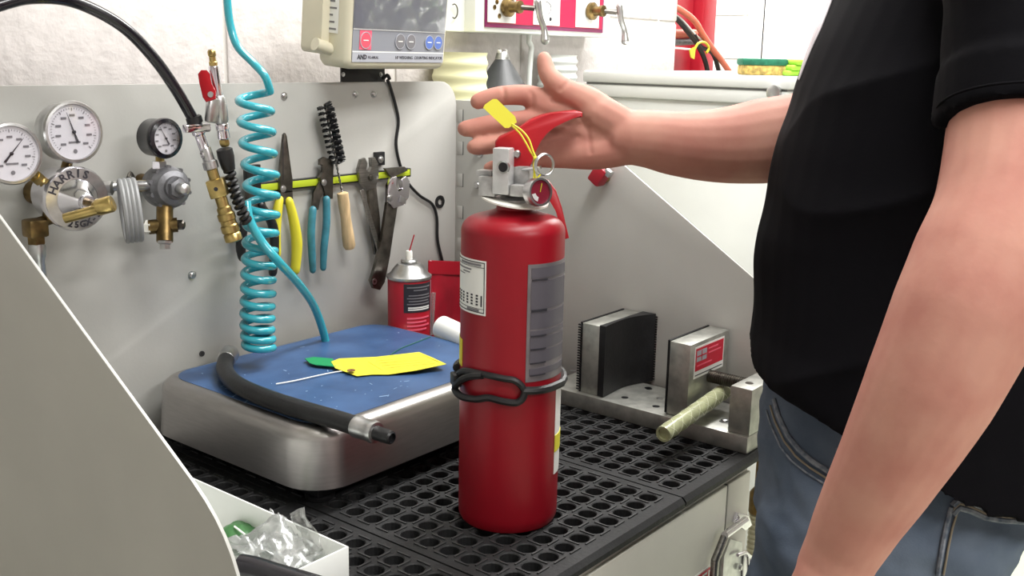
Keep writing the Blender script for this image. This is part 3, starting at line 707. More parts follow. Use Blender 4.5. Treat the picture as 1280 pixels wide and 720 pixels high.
# moving jaw
J2 = MB().span((1.40, .7545, VZ+.001), (1.53, .7915, .149), bev=.0015).build('moving_jaw', 'plate_metal', vi)
MB().span((1.4005, .7920, VZ+.002), (1.5295, .7955, .150)).build('jaw_pad', 'black_rubber', J2, smooth=False)
MB().span((1.414, .7540, .090), (1.512, .7545, .142)).build('maker_plate', 'label_white', J2, smooth=False)
MB().span((1.417, .7536, .102), (1.509, .7541, .139)).build('red_field', 'label_red', J2, smooth=False)
MB().span((1.420, .7533, .117), (1.452, .7538, .135)).build('emblem', 'strip_grey', J2, smooth=False)
for x, z in ((1.436, .126),): MB().span((x-.0012, .7531, .118), (x+.0012, .7535, .134)).build('emblem_bar', 'label_red', J2, smooth=False)
MB().span((1.421, .7531, .1245), (1.451, .7535, .1268)).build('emblem_bar', 'label_red', J2, smooth=False)
for z, x0, x1 in ((.131, 1.458, 1.49), (.124, 1.458, 1.50), (.109, 1.422, 1.47)): MB().span((x0, .7532, z), (x1, .7536, z+.0022)).build('print_line', 'pinkish', J2, smooth=False)
for z, x0, x1 in ((.094, 1.418, 1.508),): MB().span((x0, .7536, z), (x1, .7541, z+.0015)).build('print_line', 'ink', J2, smooth=False)
# screw
sx, sz = 1.468, .0835
prof = [(.0085, 0)]; yy = 0
while yy < .082: prof += [(.0105, yy+.001), (.0105, yy+.0018), (.0085, yy+.0032)]; yy += .0038
MB().lathe(prof, (sx, .7545, sz), (0, -1, 0), 18).build('screw', 'dark_steel', vi)
MB().prism([V((1.3955, .6800, VZ)), V((1.3955, .6445, VZ)), V((1.452, .6445, VZ)), V((1.490, .6800, VZ))], (0, 0, .0735), bev=.0012).build('end_post', 'plate_metal', vi)
MB().lathe([(.0001, 0), (.0065, 0), (.0065, .0006), (.0001, .0006)], (1.425, .664, .1008), (0, 0, 1), 16).build('post_bolt', 'dark_steel', vi)
# braided clear tube lying over the base plate
a = atZ(829, 543, .043); b = atX(905, 489, 1.478); b.z = max(b.z, .043)
tb = empty('braided_tube', (a+b)/2, 'piece of clear yellowish braided tubing lying across the vise base', 'tubing')
dd = (b-a).normalized(); LN = (b-a).length
MB().lathe([(.0088, .004), (.0088, 0), (.0122, 0), (.0125, .002), (.0125, LN), (.0088, LN), (.0088, LN-.004)], a, dd, 24).build('tube', 'tube_clear', tb)
for s_ in (1, -1):
    for ph in range(3):
        u_, v_, _ = frame(dd); pp = []
        for i in range(50):
            q = i/49; an = s_*q*LN/.013+ph*2.09; pp.append(a+dd*(LN*q)+(u_*math.cos(an)+v_*math.sin(an))*.0125)
        MB().tube(pp, .0004, 5).build('braid', 'tube_braid', tb)

# ================================================================== SPRAY CAN, BAG, ROLL behind the scale
cc_ = at(511.5, 400, 1.885); CX, CY = cc_.x, cc_.y; CR = 26.5*1.885/FPX
zt_ = at(511, 343, 1.885).z
cn = empty('spray_can', (CX, CY, 0), 'red aerosol can with black label, silver dome and thin straw', 'spray can')
MB().lathe([(CR-.002, 0), (CR, .003), (CR, zt_-.004), (CR-.001, zt_-.002)], (CX, CY, 0), (0, 0, 1), 40).build('can_body', 'red_plastic', cn)
MB().lathe([(CR-.001, zt_-.004), (CR+.002, zt_-.001), (CR+.002, zt_+.003), (CR-.002, zt_+.005), (CR-.006, zt_+.010), (CR-.012, zt_+.018), (CR-.016, zt_+.022), (CR-.017, zt_+.024), (.014, zt_+.026), (.0155, zt_+.029), (.013, zt_+.032), (.006, zt_+.032)], (CX, CY, 0), (0, 0, 1), 40).build('dome', 'silver', cn)
MB().lathe([(.006, zt_+.031), (.006, zt_+.044), (.005, zt_+.047)], (CX, CY, 0), (0, 0, 1), 16).build('spray_button', 'white_plastic', cn)
s0 = V((CX, CY, zt_+.044)); MB().tube([s0, s0+V((0, 0, .032))+RTH*.009], .0012, 6).build('straw', 'red_plastic', cn)
def cpatch(name, a0, a1, z0, z1, m, par, R, n=12):
    P = [V((CX+r*math.cos(a0+(a1-a0)*i/n), CY+r*math.sin(a0+(a1-a0)*i/n), z)) for r in (R, R-.0006) for z in (z0, z1) for i in range(n+1)]; k = n+1
    fs = [(i, i+1, k+i+1, k+i) for i in range(n)]+[(2*k+i, 3*k+i, 3*k+i+1, 2*k+i+1) for i in range(n)]+[(i, 2*k+i, 2*k+i+1, i+1) for i in range(n)]+[(k+i, k+i+1, 3*k+i+1, 3*k+i) for i in range(n)]
    return MB().add(P, fs).build(name, m, par)
aF = math.atan2(CAM.y-CY, CAM.x-CX)
lbz = at(511, 390, 1.85).z
cl = cpatch('black_label', aF-.25, aF+1.25, lbz, zt_-.006, 'ink', cn, CR+.0006)
H_ = zt_-.006-lbz
for i, (u0, u1) in enumerate(((.1, .95), (.3, .8), (.15, .9), (.1, .95), (.15, .85), (.1, .9))):
    z_ = lbz+H_*(.86-.1*i-(.08 if i > 1 else 0)); cpatch('print_line', aF-.25+1.5*u0, aF-.25+1.5*u1, z_, z_+H_*.035, 'grey_ink', cl, CR+.001)
for i in range(2):
    z_ = lbz+H_*(.15-.07*i); cpatch('print_line', aF-.05, aF+1.1, z_, z_+H_*.045, 'label_white', cl, CR+.001)
for i in range(4):
    z_ = lbz-.012-.007*i; cpatch('print_line', aF-.1, aF+1.1-.2*(i % 2), z_, z_+.003, 'pinkish', cn, CR+.0008)
cpatch('silver_stripe', aF+1.38, aF+1.6, .01, zt_-.006, 'strip_grey', cn, CR+.0006)
# red pouch standing in the corner
po = empty('red_pouch', atY(557, 410, 1.345), 'glossy red plastic pouch standing in the rear corner behind the can', 'pouch')
pa = [atY(x, y, 1.345) for x, y in ((535, 325), (590, 327), (597, 470), (531, 470))]
pa[2].z = pa[3].z = .001
bm = bmesh.new(); bm.faces.new([bm.verts.new(q) for q in pa]); bmesh.ops.subdivide_edges(bm, edges=bm.edges[:], cuts=12, use_grid_fill=True)
for q in bm.verts:
    u = (q.co.z)/pa[0].z; q.co.y += -.022*max(0, 1-u)*1.0+.004*noise.noise(q.co*40)-.003
o = MB().bm(bm).build('pouch', 'bag_red', po); so = o.modifiers.new('s', 'SOLIDIFY'); so.thickness = .003
MB().prism([atY(x, y, 1.338) for x, y in ((535, 326), (590, 328), (590, 344), (535, 342))], (0, -.002, 0)).build('top_seal', 'red_plastic', po)
MB().tube([atY(542, 366, 1.30), atY(539, 418, 1.30)], .0042, 10).build('plastic_stick', 'bag_clear', po)
# white roll leaning behind the scale
ra = at(552, 409, 1.80); rb_ = at(592, 428, 1.74)
ro = empty('paper_roll', (ra+rb_)/2, 'white printed paper roll lying behind the scale corner', 'roll')
rd = (rb_-ra).normalized(); RL = (rb_-ra).length
MB().lathe([(.006, .002), (.006, 0), (.0195, 0), (.0205, .001), (.0205, RL), (.006, RL)], ra, rd, 28).build('roll', 'label_white', ro)
u_, v_, _ = frame(rd)
for i in range(4):
    pp = [ra+rd*(.012+.014*i+.006*q)+((-FW)*math.cos(-.6+1.1*q)+UP*math.sin(-.6+1.1*q)).normalized()*.0207 for q in [j/6 for j in range(7)]]
    MB().tube(pp, .0006, 5).build('print_line', 'ink', ro)

# ================================================================== GAUGES AND REGULATORS ON THE BACK PANEL
def gauge(parent, c, n, R, dep, case, needle, name='gauge'):
    n = V(n).normalized(); u, v, _ = frame(n); v = -v                       # u up, v to the right seen from the front
    v = u.cross(n); v = v if v.dot(RTH) > 0 else -v
    g = MB().lathe([(R*.55, -dep), (R*.94, -dep*.96), (R*.96, -dep*.3), (R, -dep*.22), (R*1.02, 0), (R*.98, .0025), (R*.90, .003), (R*.88, -.001)], c, n, 40).build(name, case, parent)
    MB().lathe([(.0001, 0), (R*.90, 0), (R*.90, .0008), (.0001, .0008)], c-n*.0012, n, 36).build('dial', 'dial_white', g)
    mk = MB()
    for i in range(41):
        a = math.radians(225-270*i/40); r1 = R*.78; r0 = R*(.68 if i % 5 == 0 else .73); d = u*math.sin(a)+v*math.cos(a); tnr = v*math.sin(a)-u*math.cos(a); ww = R*(.012 if i % 5 == 0 else .006)
        mk.prism([c+d*r0-tnr*ww, c+d*r1-tnr*ww, c+d*r1+tnr*ww, c+d*r0+tnr*ww], n*.0003)
        if i % 5 == 0: q = c+d*R*.54; mk.prism([q-v*R*.09-u*R*.035, q+v*R*.09-u*R*.035, q+v*R*.09+u*R*.035, q-v*R*.09+u*R*.035], n*.0003)
    q = c-u*R*.62; mk.lathe([(.0001, 0), (R*.07, 0), (R*.07, .0003), (.0001, .0003)], q, n, 12)
    mk.prism([c-u*R*.30-v*R*.2, c-u*R*.30+v*R*.2, c-u*R*.36+v*R*.2, c-u*R*.36-v*R*.2], n*.0003)
    mk.build('dial_marks', 'grey_ink', g, smooth=False)
    a = math.radians(needle); d = u*math.sin(a)+v*math.cos(a); tnr = v*math.sin(a)-u*math.cos(a)
    nd = MB(); nd.prism([c-d*R*.36-tnr*R*.04, c-tnr*R*.02, c+d*R*.66, c+tnr*R*.02, c-d*R*.36+tnr*R*.04], n*.0008); nd.lathe([(R*.06, 0), (R*.06, .0014), (R*.03, .002)], c, n, 12)
    for i in range(len(nd.v)): nd.v[i] = nd.v[i]+n*.0008
    nd.build('needle', 'ink', g, smooth=False)
    MB().lathe([(.0001, 0), (R*.89, 0)], c+n*.0028, n, 32, caps=False).build('glass', 'glass', g)
    return g
GN = V((.0, -1, .05))
reg = empty('gas_regulator', atY(88, 250, YB), 'chrome and brass gas regulator with two large white dial gauges', 'regulator')
cA = at(92, 165, 1.335); cB = at(14, 192, 1.275)
gauge(reg, cA, GN, 38.5*1.335/FPX, .030, 'silver', 107)
gauge(reg, cB, (-.05, -1, .05), 38.5*1.275/FPX, .030, 'silver', 48)
rc = at(96, 249, 1.335); rn = V((-.10, -.99, -.02)).normalized(); RR = 40*1.335/FPX
MB().lathe([(RR*.70, -.062), (RR*.86, -.058), (RR*.88, -.016), (RR*1.0, -.014), (RR*1.02, -.002), (RR*.97, .002), (RR*.64, .003)], rc, rn, 44).build('body', 'chrome', reg)
MB().lathe([(RR*.97, .0021), (RR*.64, .0033)], rc, rn, 44, caps=False).build('name_ring', 'silver', reg)
MB().lathe([(RR*.64, .003), (RR*.58, .006), (RR*.40, .016), (RR*.30, .024), (RR*.24, .026), (RR*.24, .034), (.0085, .036)], rc, rn, 36).build('bonnet', 'chrome', reg)
u_, _, _ = frame(rn); v_ = u_.cross(rn); v_ = v_ if v_.dot(RTH) > 0 else -v_
def arc_text(body, r, mid, step, size, parent, flip=False):
    k = len(body)
    for i, ch in enumerate(body):
        a = math.radians(mid+(-1 if not flip else 1)*step*(i-(k-1)/2)); d = u_*math.sin(a)+v_*math.cos(a); tg_ = v_*math.sin(a)-u_*math.cos(a)
        if flip: text('letter', ch, size, rc+rn*.0033+d*r, -tg_, -d, 'ink', parent, bold=.0004)
        else: text('letter', ch, size, rc+rn*.0033+d*r, tg_, d, 'ink', parent, bold=.0004)
arc_text('HARRIS', RR*.80, 112, 17.5, .0145, reg); arc_text('25GX-5', RR*.80, 285, 14, .0115, reg, True)
ph0 = rc+rn*.036; ph1 = rc+rn*.056
MB().tube([rc+rn*.026, ph1], .0055, 12).build('adjusting_screw', 'old_brass', reg)
ta, tb_ = at(81, 273, 1.275), at(143, 256, 1.275)
MB().tube([ta, tb_], .0064, 14).build('tee_handle', 'brass', reg)
MB().lathe([(.0095, -.010), (.0105, -.008), (.0105, .008), (.0095, .010)], at(131, 257, 1.272), (tb_-ta), 16).build('handle_hub', 'brass', reg)
MB().tube([ph1, at(120, 258, 1.275)], .006, 12).build('handle_neck', 'brass', reg)
MB().tube([cA-GN.normalized()*.014-V((0, 0, .03)), at(80, 218, 1.37)], .0065, 12).build('gauge_stem', 'old_brass', reg)
MB().tube([at(35, 212, 1.31), at(58, 232, 1.35)], .0062, 12).build('gauge_stem', 'brass', reg)
MB().lathe([(.0085, -.006), (.0085, .006)], at(46, 222, 1.33), at(58, 232, 1.35)-at(35, 212, 1.31), 6).build('stem_nut', 'brass', reg)
MB().tube([at(80, 268, 1.385), at(44, 280, 1.36)], .0075, 12).build('inlet_arm', 'old_brass', reg)
MB().box(at(44, 285, 1.355), (.026, .026, .024), bev=.004).build('elbow', 'old_brass', reg)
MB().lathe([(.0115, -.001), (.0115, .012), (.008, .014), (.008, .018)], at(45, 293, 1.355), (0, 0, -1), 6).build('inlet_nut', 'old_brass', reg)
MB().lathe([(.0095, .012), (.0105, .016), (.0105, .030), (.0085, .033), (.0085, .10)], at(45, 293, 1.355), (0.02, .02, -1), 14).build('inlet_pipe', 'silver', reg)
MB().tube([rc-rn*.045, V((rc.x-.005, YB-.001, rc.z))], .016, 16).build('mounting_stub', 'old_brass', reg)
MB().tube(spline([at(120, 238, 1.40), at(150, 232, 1.42), at(190, 232, 1.46)], 6), .0068, 12).build('outlet_pipe', 'silver', reg)
MB().lathe([(.010, -.008), (.010, .008)], at(133, 235, 1.405), RTH, 6).build('pipe_nut', 'silver', reg)
# coil of grey tubing seen edge-on
co = empty('grey_tubing_coil', at(163, 262, 1.36), 'small coil of grey flexible tubing hanging between the two regulators', 'tubing')
rr_ = ray(163, 262).normalized(); ca_ = RT+UP*.10; ca_ = (ca_-rr_*ca_.dot(rr_)).normalized(); ca_ = (ca_+rr_*.06).normalized(); u2, v2, _ = frame(ca_)
for i, s_ in enumerate((-.0082, -.0028, .0028, .0082)):
    c_ = at(163, 263, 1.37)+ca_*s_; MB().tube([c_+(u2*math.cos(t)+v2*math.sin(t))*.0395 for t in [2*math.pi*j/40 for j in range(40)]], .0036, 8, closed=True).build('tubing_turn', 'grey_hose', co)
MB().tube(spline([at(160, 222, 1.37), at(163, 216, 1.38), at(168, 224, 1.40), at(170, 235, 1.425)], 5), .0022, 8).build('hanger_wire', 'dark_steel', co)

r2 = empty('air_regulator', atY(212, 235, YB), 'grey air regulator with small black-rimmed gauge and brass cross fitting', 'regulator')
cC = at(207, 173, 1.44)
gauge(r2, cC, (.10, -.99, 0), 25*1.44/FPX, .030, 'black_gloss', 120)
MB().lathe([(25*1.44/FPX*.98, .0026), (25*1.44/FPX*.80, .0046), (25*1.44/FPX*.78, .0026)], cC, (.10, -.99, 0), 36, caps=False).build('black_bezel', 'black_gloss', r2)
MB().tube([at(200, 192, 1.475), at(200, 222, 1.475)], .0062, 12).build('gauge_stem', 'brass', r2)
MB().lathe([(.0105, -.005), (.0105, .005)], at(199, 206, 1.47), (0, 0, 1), 6).build('stem_nut', 'silver', r2)
d2 = (RT*.66-UP*.12-FW*.72).normalized(); b2 = at(210, 234, 1.475)
prof = [(.018, -.026), (.030, -.022), (.031, -.006), (.029, -.002), (.0295, .008), (.026, .012), (.024, .020), (.017, .024), (.016, .030)]
MB().lathe(prof, b2, d2, 30).build('body', 'grey_cast', r2)
for i in range(10):
    a = 2*math.pi*i/10; u3, v3, _ = frame(d2); MB().lathe([(.0032, 0), (.0032, .016)], b2+(u3*math.cos(a)+v3*math.sin(a))*.0285-d2*.006, d2, 8).build('body_lobe', 'grey_cast', r2)
MB().lathe([(.0145, .028), (.0145, .040), (.010, .042)], b2, d2, 6).build('lock_nut', 'grey_cast', r2)
MB().lathe([(.0085, .040), (.0092, .044), (.0075, .056), (.004, .058)], b2, d2, 12).build('adjusting_screw', 'silver', r2)
MB().tube([at(172, 232, 1.45), at(196, 232, 1.475)], .008, 12).build('inlet_fitting', 'brass', r2)
MB().tube([b2-d2*.02, V((b2.x+.0, YB-.001, b2.z))], .014, 14).build('mounting_stub', 'old_brass', r2)
xc = at(206, 284, 1.47)
MB().tube([at(206, 252, 1.475), at(206, 302, 1.465)], .0115, 14).build('cross_vertical', 'old_brass', r2)
MB().tube([at(186, 284, 1.465), at(222, 281, 1.475)], .0105, 14).build('cross_horizontal', 'old_brass', r2)
MB().lathe([(.0105, 0), (.0105, .008)], at(190, 284, 1.465), -RT, 6).build('side_nut', 'white_plastic', r2)
MB().lathe([(.008, .007), (.008, .018), (.005, .019)], at(190, 284, 1.465), -RT, 12).build('side_plug', 'old_brass', r2)
MB().lathe([(.007, 0), (.007, .008), (.005, .010)], at(222, 281, 1.475), RT, 6).build('drain_plug', 'dark_steel', r2)
MB().lathe([(.0105, 0), (.0105, .004), (.008, .005), (.008, .012)], at(206, 301, 1.465), -UP, 6).build('bottom_plug', 'silver', r2)

# ---- black hose arching over the wall, ending in a crimp and brass coupler
ho = empty('arched_black_hose', atY(245, 160, YB), 'black hose arching over the top left, ending in chrome and brass coupler', 'hose')
hp_ = [at(x, y, d) for x, y, d in ((-160, 90, 1.10), (-80, 36, 1.16), (0, 6, 1.22), (45, -3, 1.26), (95, 3, 1.30), (150, 31, 1.34), (190, 70, 1.38), (220, 112, 1.41), (243, 152, 1.44))]
MB().tube(spline(hp_, 8), .0078, 14).build('hose', 'black_gloss', ho)
dh = (at(252, 178, 1.45)-at(243, 152, 1.44)).normalized(); h0 = at(243, 150, 1.44)
MB().lathe([(.0085, -.006), (.011, -.004), (.011, .004), (.0092, .006)], h0, dh, 18).build('collar', 'black_plastic', ho)
MB().box(at(246, 160, 1.435), (.040, .012, .012), bev=.003).build('clamp', 'chrome', ho)
MB().lathe([(.0092, .004), (.0092, .020), (.0072, .022), (.0072, .044), (.0085, .046), (.0085, .052)], h0, dh, 16).build('crimp_sleeve', 'chrome', ho)
dl = (at(293, 302, 1.49)-at(258, 190, 1.455)).normalized(); l0 = at(258, 190, 1.455); LL = (at(293, 302, 1.49)-l0).length
MB().lathe([(.0075, -.006), (.0082, .0), (.0082, .012), (.0105, .014), (.0105, .024), (.007, .026)], l0, dl, 12).build('swivel', 'silver', ho)
MB().lathe([(.0078, .024), (.0078, .066)], l0, dl, 14).build('brass_tube', 'brass', ho)
ub, vb, nb = frame(dl, -FW)
Rb = Matrix(((ub.x, vb.x, nb.x), (ub.y, vb.y, nb.y), (ub.z, vb.z, nb.z)))
MB().box(l0+dl*.052, (.022, .024, .026), R=Rb, bev=.002).build('brass_block', 'brass', ho)
MB().lathe([(.0001, 0), (.003, 0), (.003, .0004), (.0001, .0004)], l0+dl*.052+ub*.0112, ub, 12).build('block_hole', 'ink', ho)
prof = [(.0085, .066), (.0085, .078), (.0105, .080), (.0105, .086), (.0125, .088), (.0125, .096), (.0112, .097), (.0112, .102), (.013, .104), (.013, .112), (.011, .114), (.0125, .116), (.0125, .124), (.008, .126)]
prof = [(r, .066+(h-.066)*(LL-.066)/.06) for r, h in prof]
MB().lathe(prof, l0, dl, 20).build('quick_coupler', 'brass', ho)

# ---- ball valve with red lever and black coiled cable
bv = empty('ball_valve', atY(275, 130, YB), 'chrome ball valve with flat red lever and brass nipple', 'valve')
v0 = at(264, 62, 1.42); v1 = at(281, 182, 1.47); dvv = (v1-v0).normalized(); LV = (v1-v0).length; S = LV/120
def seg(name, a, b, prof_r, m, n=16):
    L = (b-a)*S; MB().lathe([(r*S, a*S+q*L) for q, r in prof_r], v0, dvv, n).build(name, m, bv)
seg('brass_nipple', 0, 20, [(0, 3.6), (.1, 5), (.35, 5), (.4, 4.2), (.7, 4.2), (.75, 5.2), (1, 5.2)], 'brass')
seg('upper_pipe', 19, 60, [(0, 5.5), (.05, 6.5), (1, 6.5)], 'chrome')
seg('valve_body', 56, 92, [(0, 7), (.1, 9), (.4, 9.5), (.6, 9.5), (.9, 9), (1, 7)], 'silver')
seg('lower_pipe', 90, 112, [(0, 7), (.1, 8.5), (.4, 8.5), (.45, 7.5), (.9, 8), (1, 6)], 'chrome')
seg('brass_collar', 111, 121, [(0, 5.5), (.3, 6.8), (.7, 6.8), (1, 5)], 'brass', 6)
lp = [at(x, y, 1.425) for x, y in ((248, 93), (252, 88), (259, 88), (263, 93), (264, 105), (270, 113), (270, 124), (258, 128), (254, 122), (250, 105))]
MB().prism(lp, -FW*.003, bev=.0008).build('red_lever', 'red_lever', bv)
MB().tube([at(263, 118, 1.42), at(272, 118, 1.45)], .004, 10).build('lever_stem', 'silver', bv)
MB().box(at(265, 138, 1.435), (.016, .012, .034), R=Matrix.Rotation(.14, 3, 'Y'), bev=.003).build('lever_arm', 'silver', bv)
MB().lathe([(.006, -.004), (.0085, 0), (.006, .004)], at(279, 141, 1.455), RT, 14).build('side_knuckle', 'chrome', bv)
bc_ = empty('black_coiled_cable', at(285, 210, 1.48), 'tightly coiled black cable with rubber boot below the ball valve', 'cable')
b0, b1 = at(280, 185, 1.468), at(286, 212, 1.478); db = (b1-b0).normalized(); lb = (b1-b0).length
MB().lathe([(.008, 0), (.0115, .002), (.0118, lb*.4), (.0098, lb*.9), (.0085, lb)], b0, db, 16).build('boot', 'black_rubber', bc_)
path = spline([at(286, 210, 1.478), at(292, 235, 1.485), at(300, 258, 1.49), (at(309, 278, 1.50))], 60); pp = []
for i, p in enumerate(path):
    tdir = (path[min(i+1, len(path)-1)]-path[max(i-1, 0)]).normalized(); u3, v3, _ = frame(tdir, FW); a = i*2*math.pi/18
    pp.append(p+(u3*math.cos(a)+v3*math.sin(a))*.0058)
MB().tube(pp, .0034, 7).build('coiled_cable', 'black_rubber', bc_)

# ---- teal coiled air hose
th = empty('teal_coil_hose', atY(320, 440, YB), 'translucent teal coiled air hose hanging in front of the back panel', 'hose')
ys = [112, 138, 164, 191, 218, 244, 268, 291, 313, 332, 350, 367, 383, 398, 412, 424, 434]
cxs = [318, 319, 321, 323, 326, 327, 327, 326, 325, 324, 323, 323, 322, 322, 322, 323, 324]
dT = 1.545
pp = []
N = 26
hd = .026
for i in range((len(ys)-1)*N+1):
    q = i/N; y = float(np.interp(q, range(len(ys)), ys)); x = float(np.interp(q, range(len(cxs)), cxs)); dpt = float(np.interp(y, [110, 440], [1.535, 1.585]))
    c = at(x, y, dpt); a = 2*math.pi*q
    rr = float(np.interp(y, [110, 250, 440], [.0235, .0225, .021]))
    pp.append(c+(RTH*math.cos(a)+FWH*math.sin(a))*rr)
start = [at(x, y, d) for x, y, d in ((283, -40, 1.50), (284, 0, 1.51), (288, 32, 1.52), (297, 58, 1.525), (316, 78, 1.53), (331, 95, 1.53))]
path = spline(start+[pp[2]], 8)[:-1]+pp[2:]
MB().tube(path, .0060, 10).build('coil', 'teal_hose', th)
tail = [at(x, y, d) for x, y, d in ((308, 252, 1.52), (312, 275, 1.52), (327, 302, 1.53), (349, 328, 1.545), (375, 357, 1.62), (393, 384, 1.69), (405, 418, 1.735), (409, 440, 1.745))]
MB().tube(spline(tail, 8), .0068, 12).build('tail', 'teal_hose', th)

# ---- magnetic strip and hand tools
ms = empty('magnetic_strip', atY(408, 228, YB), 'lime and black magnetic tool strip across the back panel', 'tool strip')
a, b = atY(306, 236, YB), atY(508, 214, YB)
zc = (a.z+b.z)/2
MB().span((a.x, YB-.012, zc-.0085), (b.x, YB, zc+.0075), bev=.001).build('strip_body', 'black_plastic', ms)
MB().span((a.x+.01, YB-.0135, zc-.0055), (b.x-.004, YB-.012, zc+.0055), bev=.0005).build('lime_face', 'strip_lime', ms)
YT = YB-.0135
TG = 'hand tools on the magnetic strip'
def plate(name, px, m, par, Y=YT, th=.006, bev=.0012): return MB().prism(py(px, Y), (0, -th, 0), bev=bev).build(name, m, par)
def grip(name, px, rad, m, par, Y=YT-.006, n=12): return MB().limb(py(px, Y), rad, n).build(name, m, par)
t1 = empty('long_nose_pliers', atY(355, 330, YB), 'long-nose pliers with yellow grips hanging on the strip', 'pliers', TG)
plate('jaw', [(352, 168), (354, 166), (356, 170), (363, 225), (363, 240), (353, 242), (347, 238), (348, 210)], 'dark_steel', t1)
MB().tube([atY(354, 176, YT-.0063), atY(354, 225, YT-.0063)], .0006, 5).build('jaw_gap', 'ink', t1)
bolt('pivot', atY(354, 236, YT-.006), (0, -1, 0), .004, t1, h=.002)
plate('shoulder', [(348, 236), (363, 238), (364, 252), (357, 256), (348, 252)], 'dark_steel', t1)
grip('grip', [(361, 251), (367, 275), (371, 305), (369, 338)], [.007, .0085, .0095, .008], 'yellow_rubber', t1)
grip('grip', [(350, 249), (347, 262), (345, 290), (346, 318)], [.006, .008, .008, .007], 'yellow_rubber', t1, Y=YT-.004)
t2 = empty('groove_joint_pliers', atY(400, 330, YB), 'groove-joint pliers with two teal dipped handles', 'pliers', TG)
plate('jaw', [(397, 199), (402, 196), (411, 199), (414, 206), (413, 226), (413, 248), (405, 249), (401, 232), (396, 222), (402, 214), (402, 206), (397, 206)], 'dark_steel', t2, th=.007)
plate('lower_jaw', [(399, 224), (408, 235), (398, 246), (396, 262), (388, 262), (390, 240)], 'dark_steel', t2, th=.005)
bolt('pivot', atY(405, 228, YT-.007), (0, -1, 0), .004, t2, h=.002)
grip('handle', [(391, 262), (389, 290), (390, 318), (391, 338)], [.0065, .0068, .0065, .0055], 'teal_rubber', t2)
grip('handle', [(408, 249), (408, 280), (405, 310), (404, 335)], [.0065, .0068, .0065, .0055], 'teal_rubber', t2)
t3 = empty('bottle_brush', atY(432, 300, YB), 'black spiral bristle brush with turned wooden handle', 'brush', TG)
a, b = atY(406, 130, YT-.012), atY(423, 205, YT-.008); db = (b-a).normalized(); L = (b-a).length; ub, vb, _ = frame(db)
mbb = MB()
for i in range(150):
    q = i/149; ang = q*2*math.pi*11
    for k in range(5):
        s_ = ang+random.uniform(-.25, .25); d = ub*math.cos(s_)+vb*math.sin(s_); base = a+db*(L*q)
        mbb.tube([base, base+d*(.0145 if q > .04 else .012)+db*random.uniform(-.002, .002)], [.0011, .0006], 4, caps=False)
o = mbb.build('bristles', 'black_plastic', t3); o['kind'] = 'stuff'
wa, wb = b-db*.0, atY(428, 243, YT-.008)
for s_ in (0, math.pi):
    pp = [a+(wb-a)*(i/80)+(ub*math.cos(i*.9+s_)+vb*math.sin(i*.9+s_))*.0013 for i in range(81)]; MB().tube(pp, .0011, 6).build('twisted_wire', 'steel', t3)
ha, hb_ = atY(428, 240, YT-.009), atY(437, 311, YT-.009); L = (hb_-ha).length
MB().lathe([(.005, 0), (.0098, .002), (.0102, L*.2), (.009, L*.45), (.0108, L*.75), (.011, L*.94), (.008, L)], ha, hb_-ha, 20).build('wooden_handle', 'wood', t3)
t4 = empty('adjustable_wrench', atY(460, 240, YB), 'steel adjustable wrench with open jaw, left of the larger wrench', 'wrench', TG)
plate('head', [(444, 213), (448, 199), (453, 197), (456, 204), (453, 212), (458, 216), (462, 208), (460, 197), (465, 196), (469, 204), (470, 220), (466, 234), (455, 238), (448, 229)], 'steel', t4, th=.008)
plate('handle', [(457, 234), (468, 232), (472, 272), (474, 316), (466, 318), (461, 280)], 'dark_steel', t4, th=.006)
bolt('worm_screw', atY(463, 222, YT-.008), (0, -1, 0), .0045, t4, m='dark_steel', h=.003)
plate('side_bar', [(449, 238), (453, 236), (478, 320), (474, 324)], 'steel', t4, Y=YT-.008, th=.003, bev=.0004)
t5 = empty('large_adjustable_wrench', atY(480, 300, YB), 'large dark adjustable wrench with hole in handle end, rightmost tool', 'wrench', TG)
Y5 = YT-.009
plate('head', [(481, 232), (486, 222), (492, 220), (490, 232), (494, 240), (500, 236), (498, 224), (504, 220), (508, 226), (507, 246), (500, 256), (488, 260), (480, 252)], 'chrome', t5, Y=Y5, th=.009)
plate('lower_jaw', [(500, 244), (507, 248), (506, 255), (498, 253)], 'silver', t5, Y=Y5-.009, th=.003)
bolt('worm_screw', atY(487, 247, Y5-.009), (0, -1, 0), .005, t5, m='silver', h=.004)
plate('handle', [(481, 250), (494, 257), (484, 320), (478, 352), (472, 362), (464, 360), (460, 350), (466, 335), (474, 300)], 'dark_steel', t5, Y=Y5, th=.007)
MB().lathe([(.0025, 0), (.0055, 0), (.0055, .0012), (.0025, .0012)], atY(468, 352, Y5-.007), (0, -1, 0), 16, caps=False).build('hole_rim', 'silver', t5)
plate('hook_arm', [(478, 210), (504, 208), (508, 213), (496, 218), (488, 222), (484, 218)], 'dark_steel', t5, Y=YT-.002, th=.005)
t6 = empty('black_handled_pliers', atY(325, 300, YB), 'black-handled pliers hanging behind the teal coil hose', 'pliers', TG)
plate('head', [(303, 206), (321, 205), (322, 236), (310, 238), (304, 226)], 'black_plastic', t6, Y=YT, th=.010)
plate('joint', [(306, 234), (322, 234), (330, 256), (316, 262), (306, 250)], 'dark_steel', t6)
grip('handle', [(314, 258), (304, 285), (301, 308), (303, 322)], [.006, .008, .008, .007], 'black_plastic', t6)
grip('handle', [(326, 256), (341, 282), (343, 312), (341, 341)], [.006, .008, .008, .007], 'black_plastic', t6)

# ---- cord of the weighing display
tag(MB().tube(spline([atY(x, y, YB-.005) for x, y in ((484, 100), (487, 106), (494, 130), (498, 152), (495, 180), (500, 206), (508, 226), (524, 244), (540, 255), (546, 272), (547, 300), (553, 327), (556, 345))], 6), .0029, 8).build('display_cord', 'black_rubber'), 'thin black cord running down the back panel from the weighing display', 'cord')

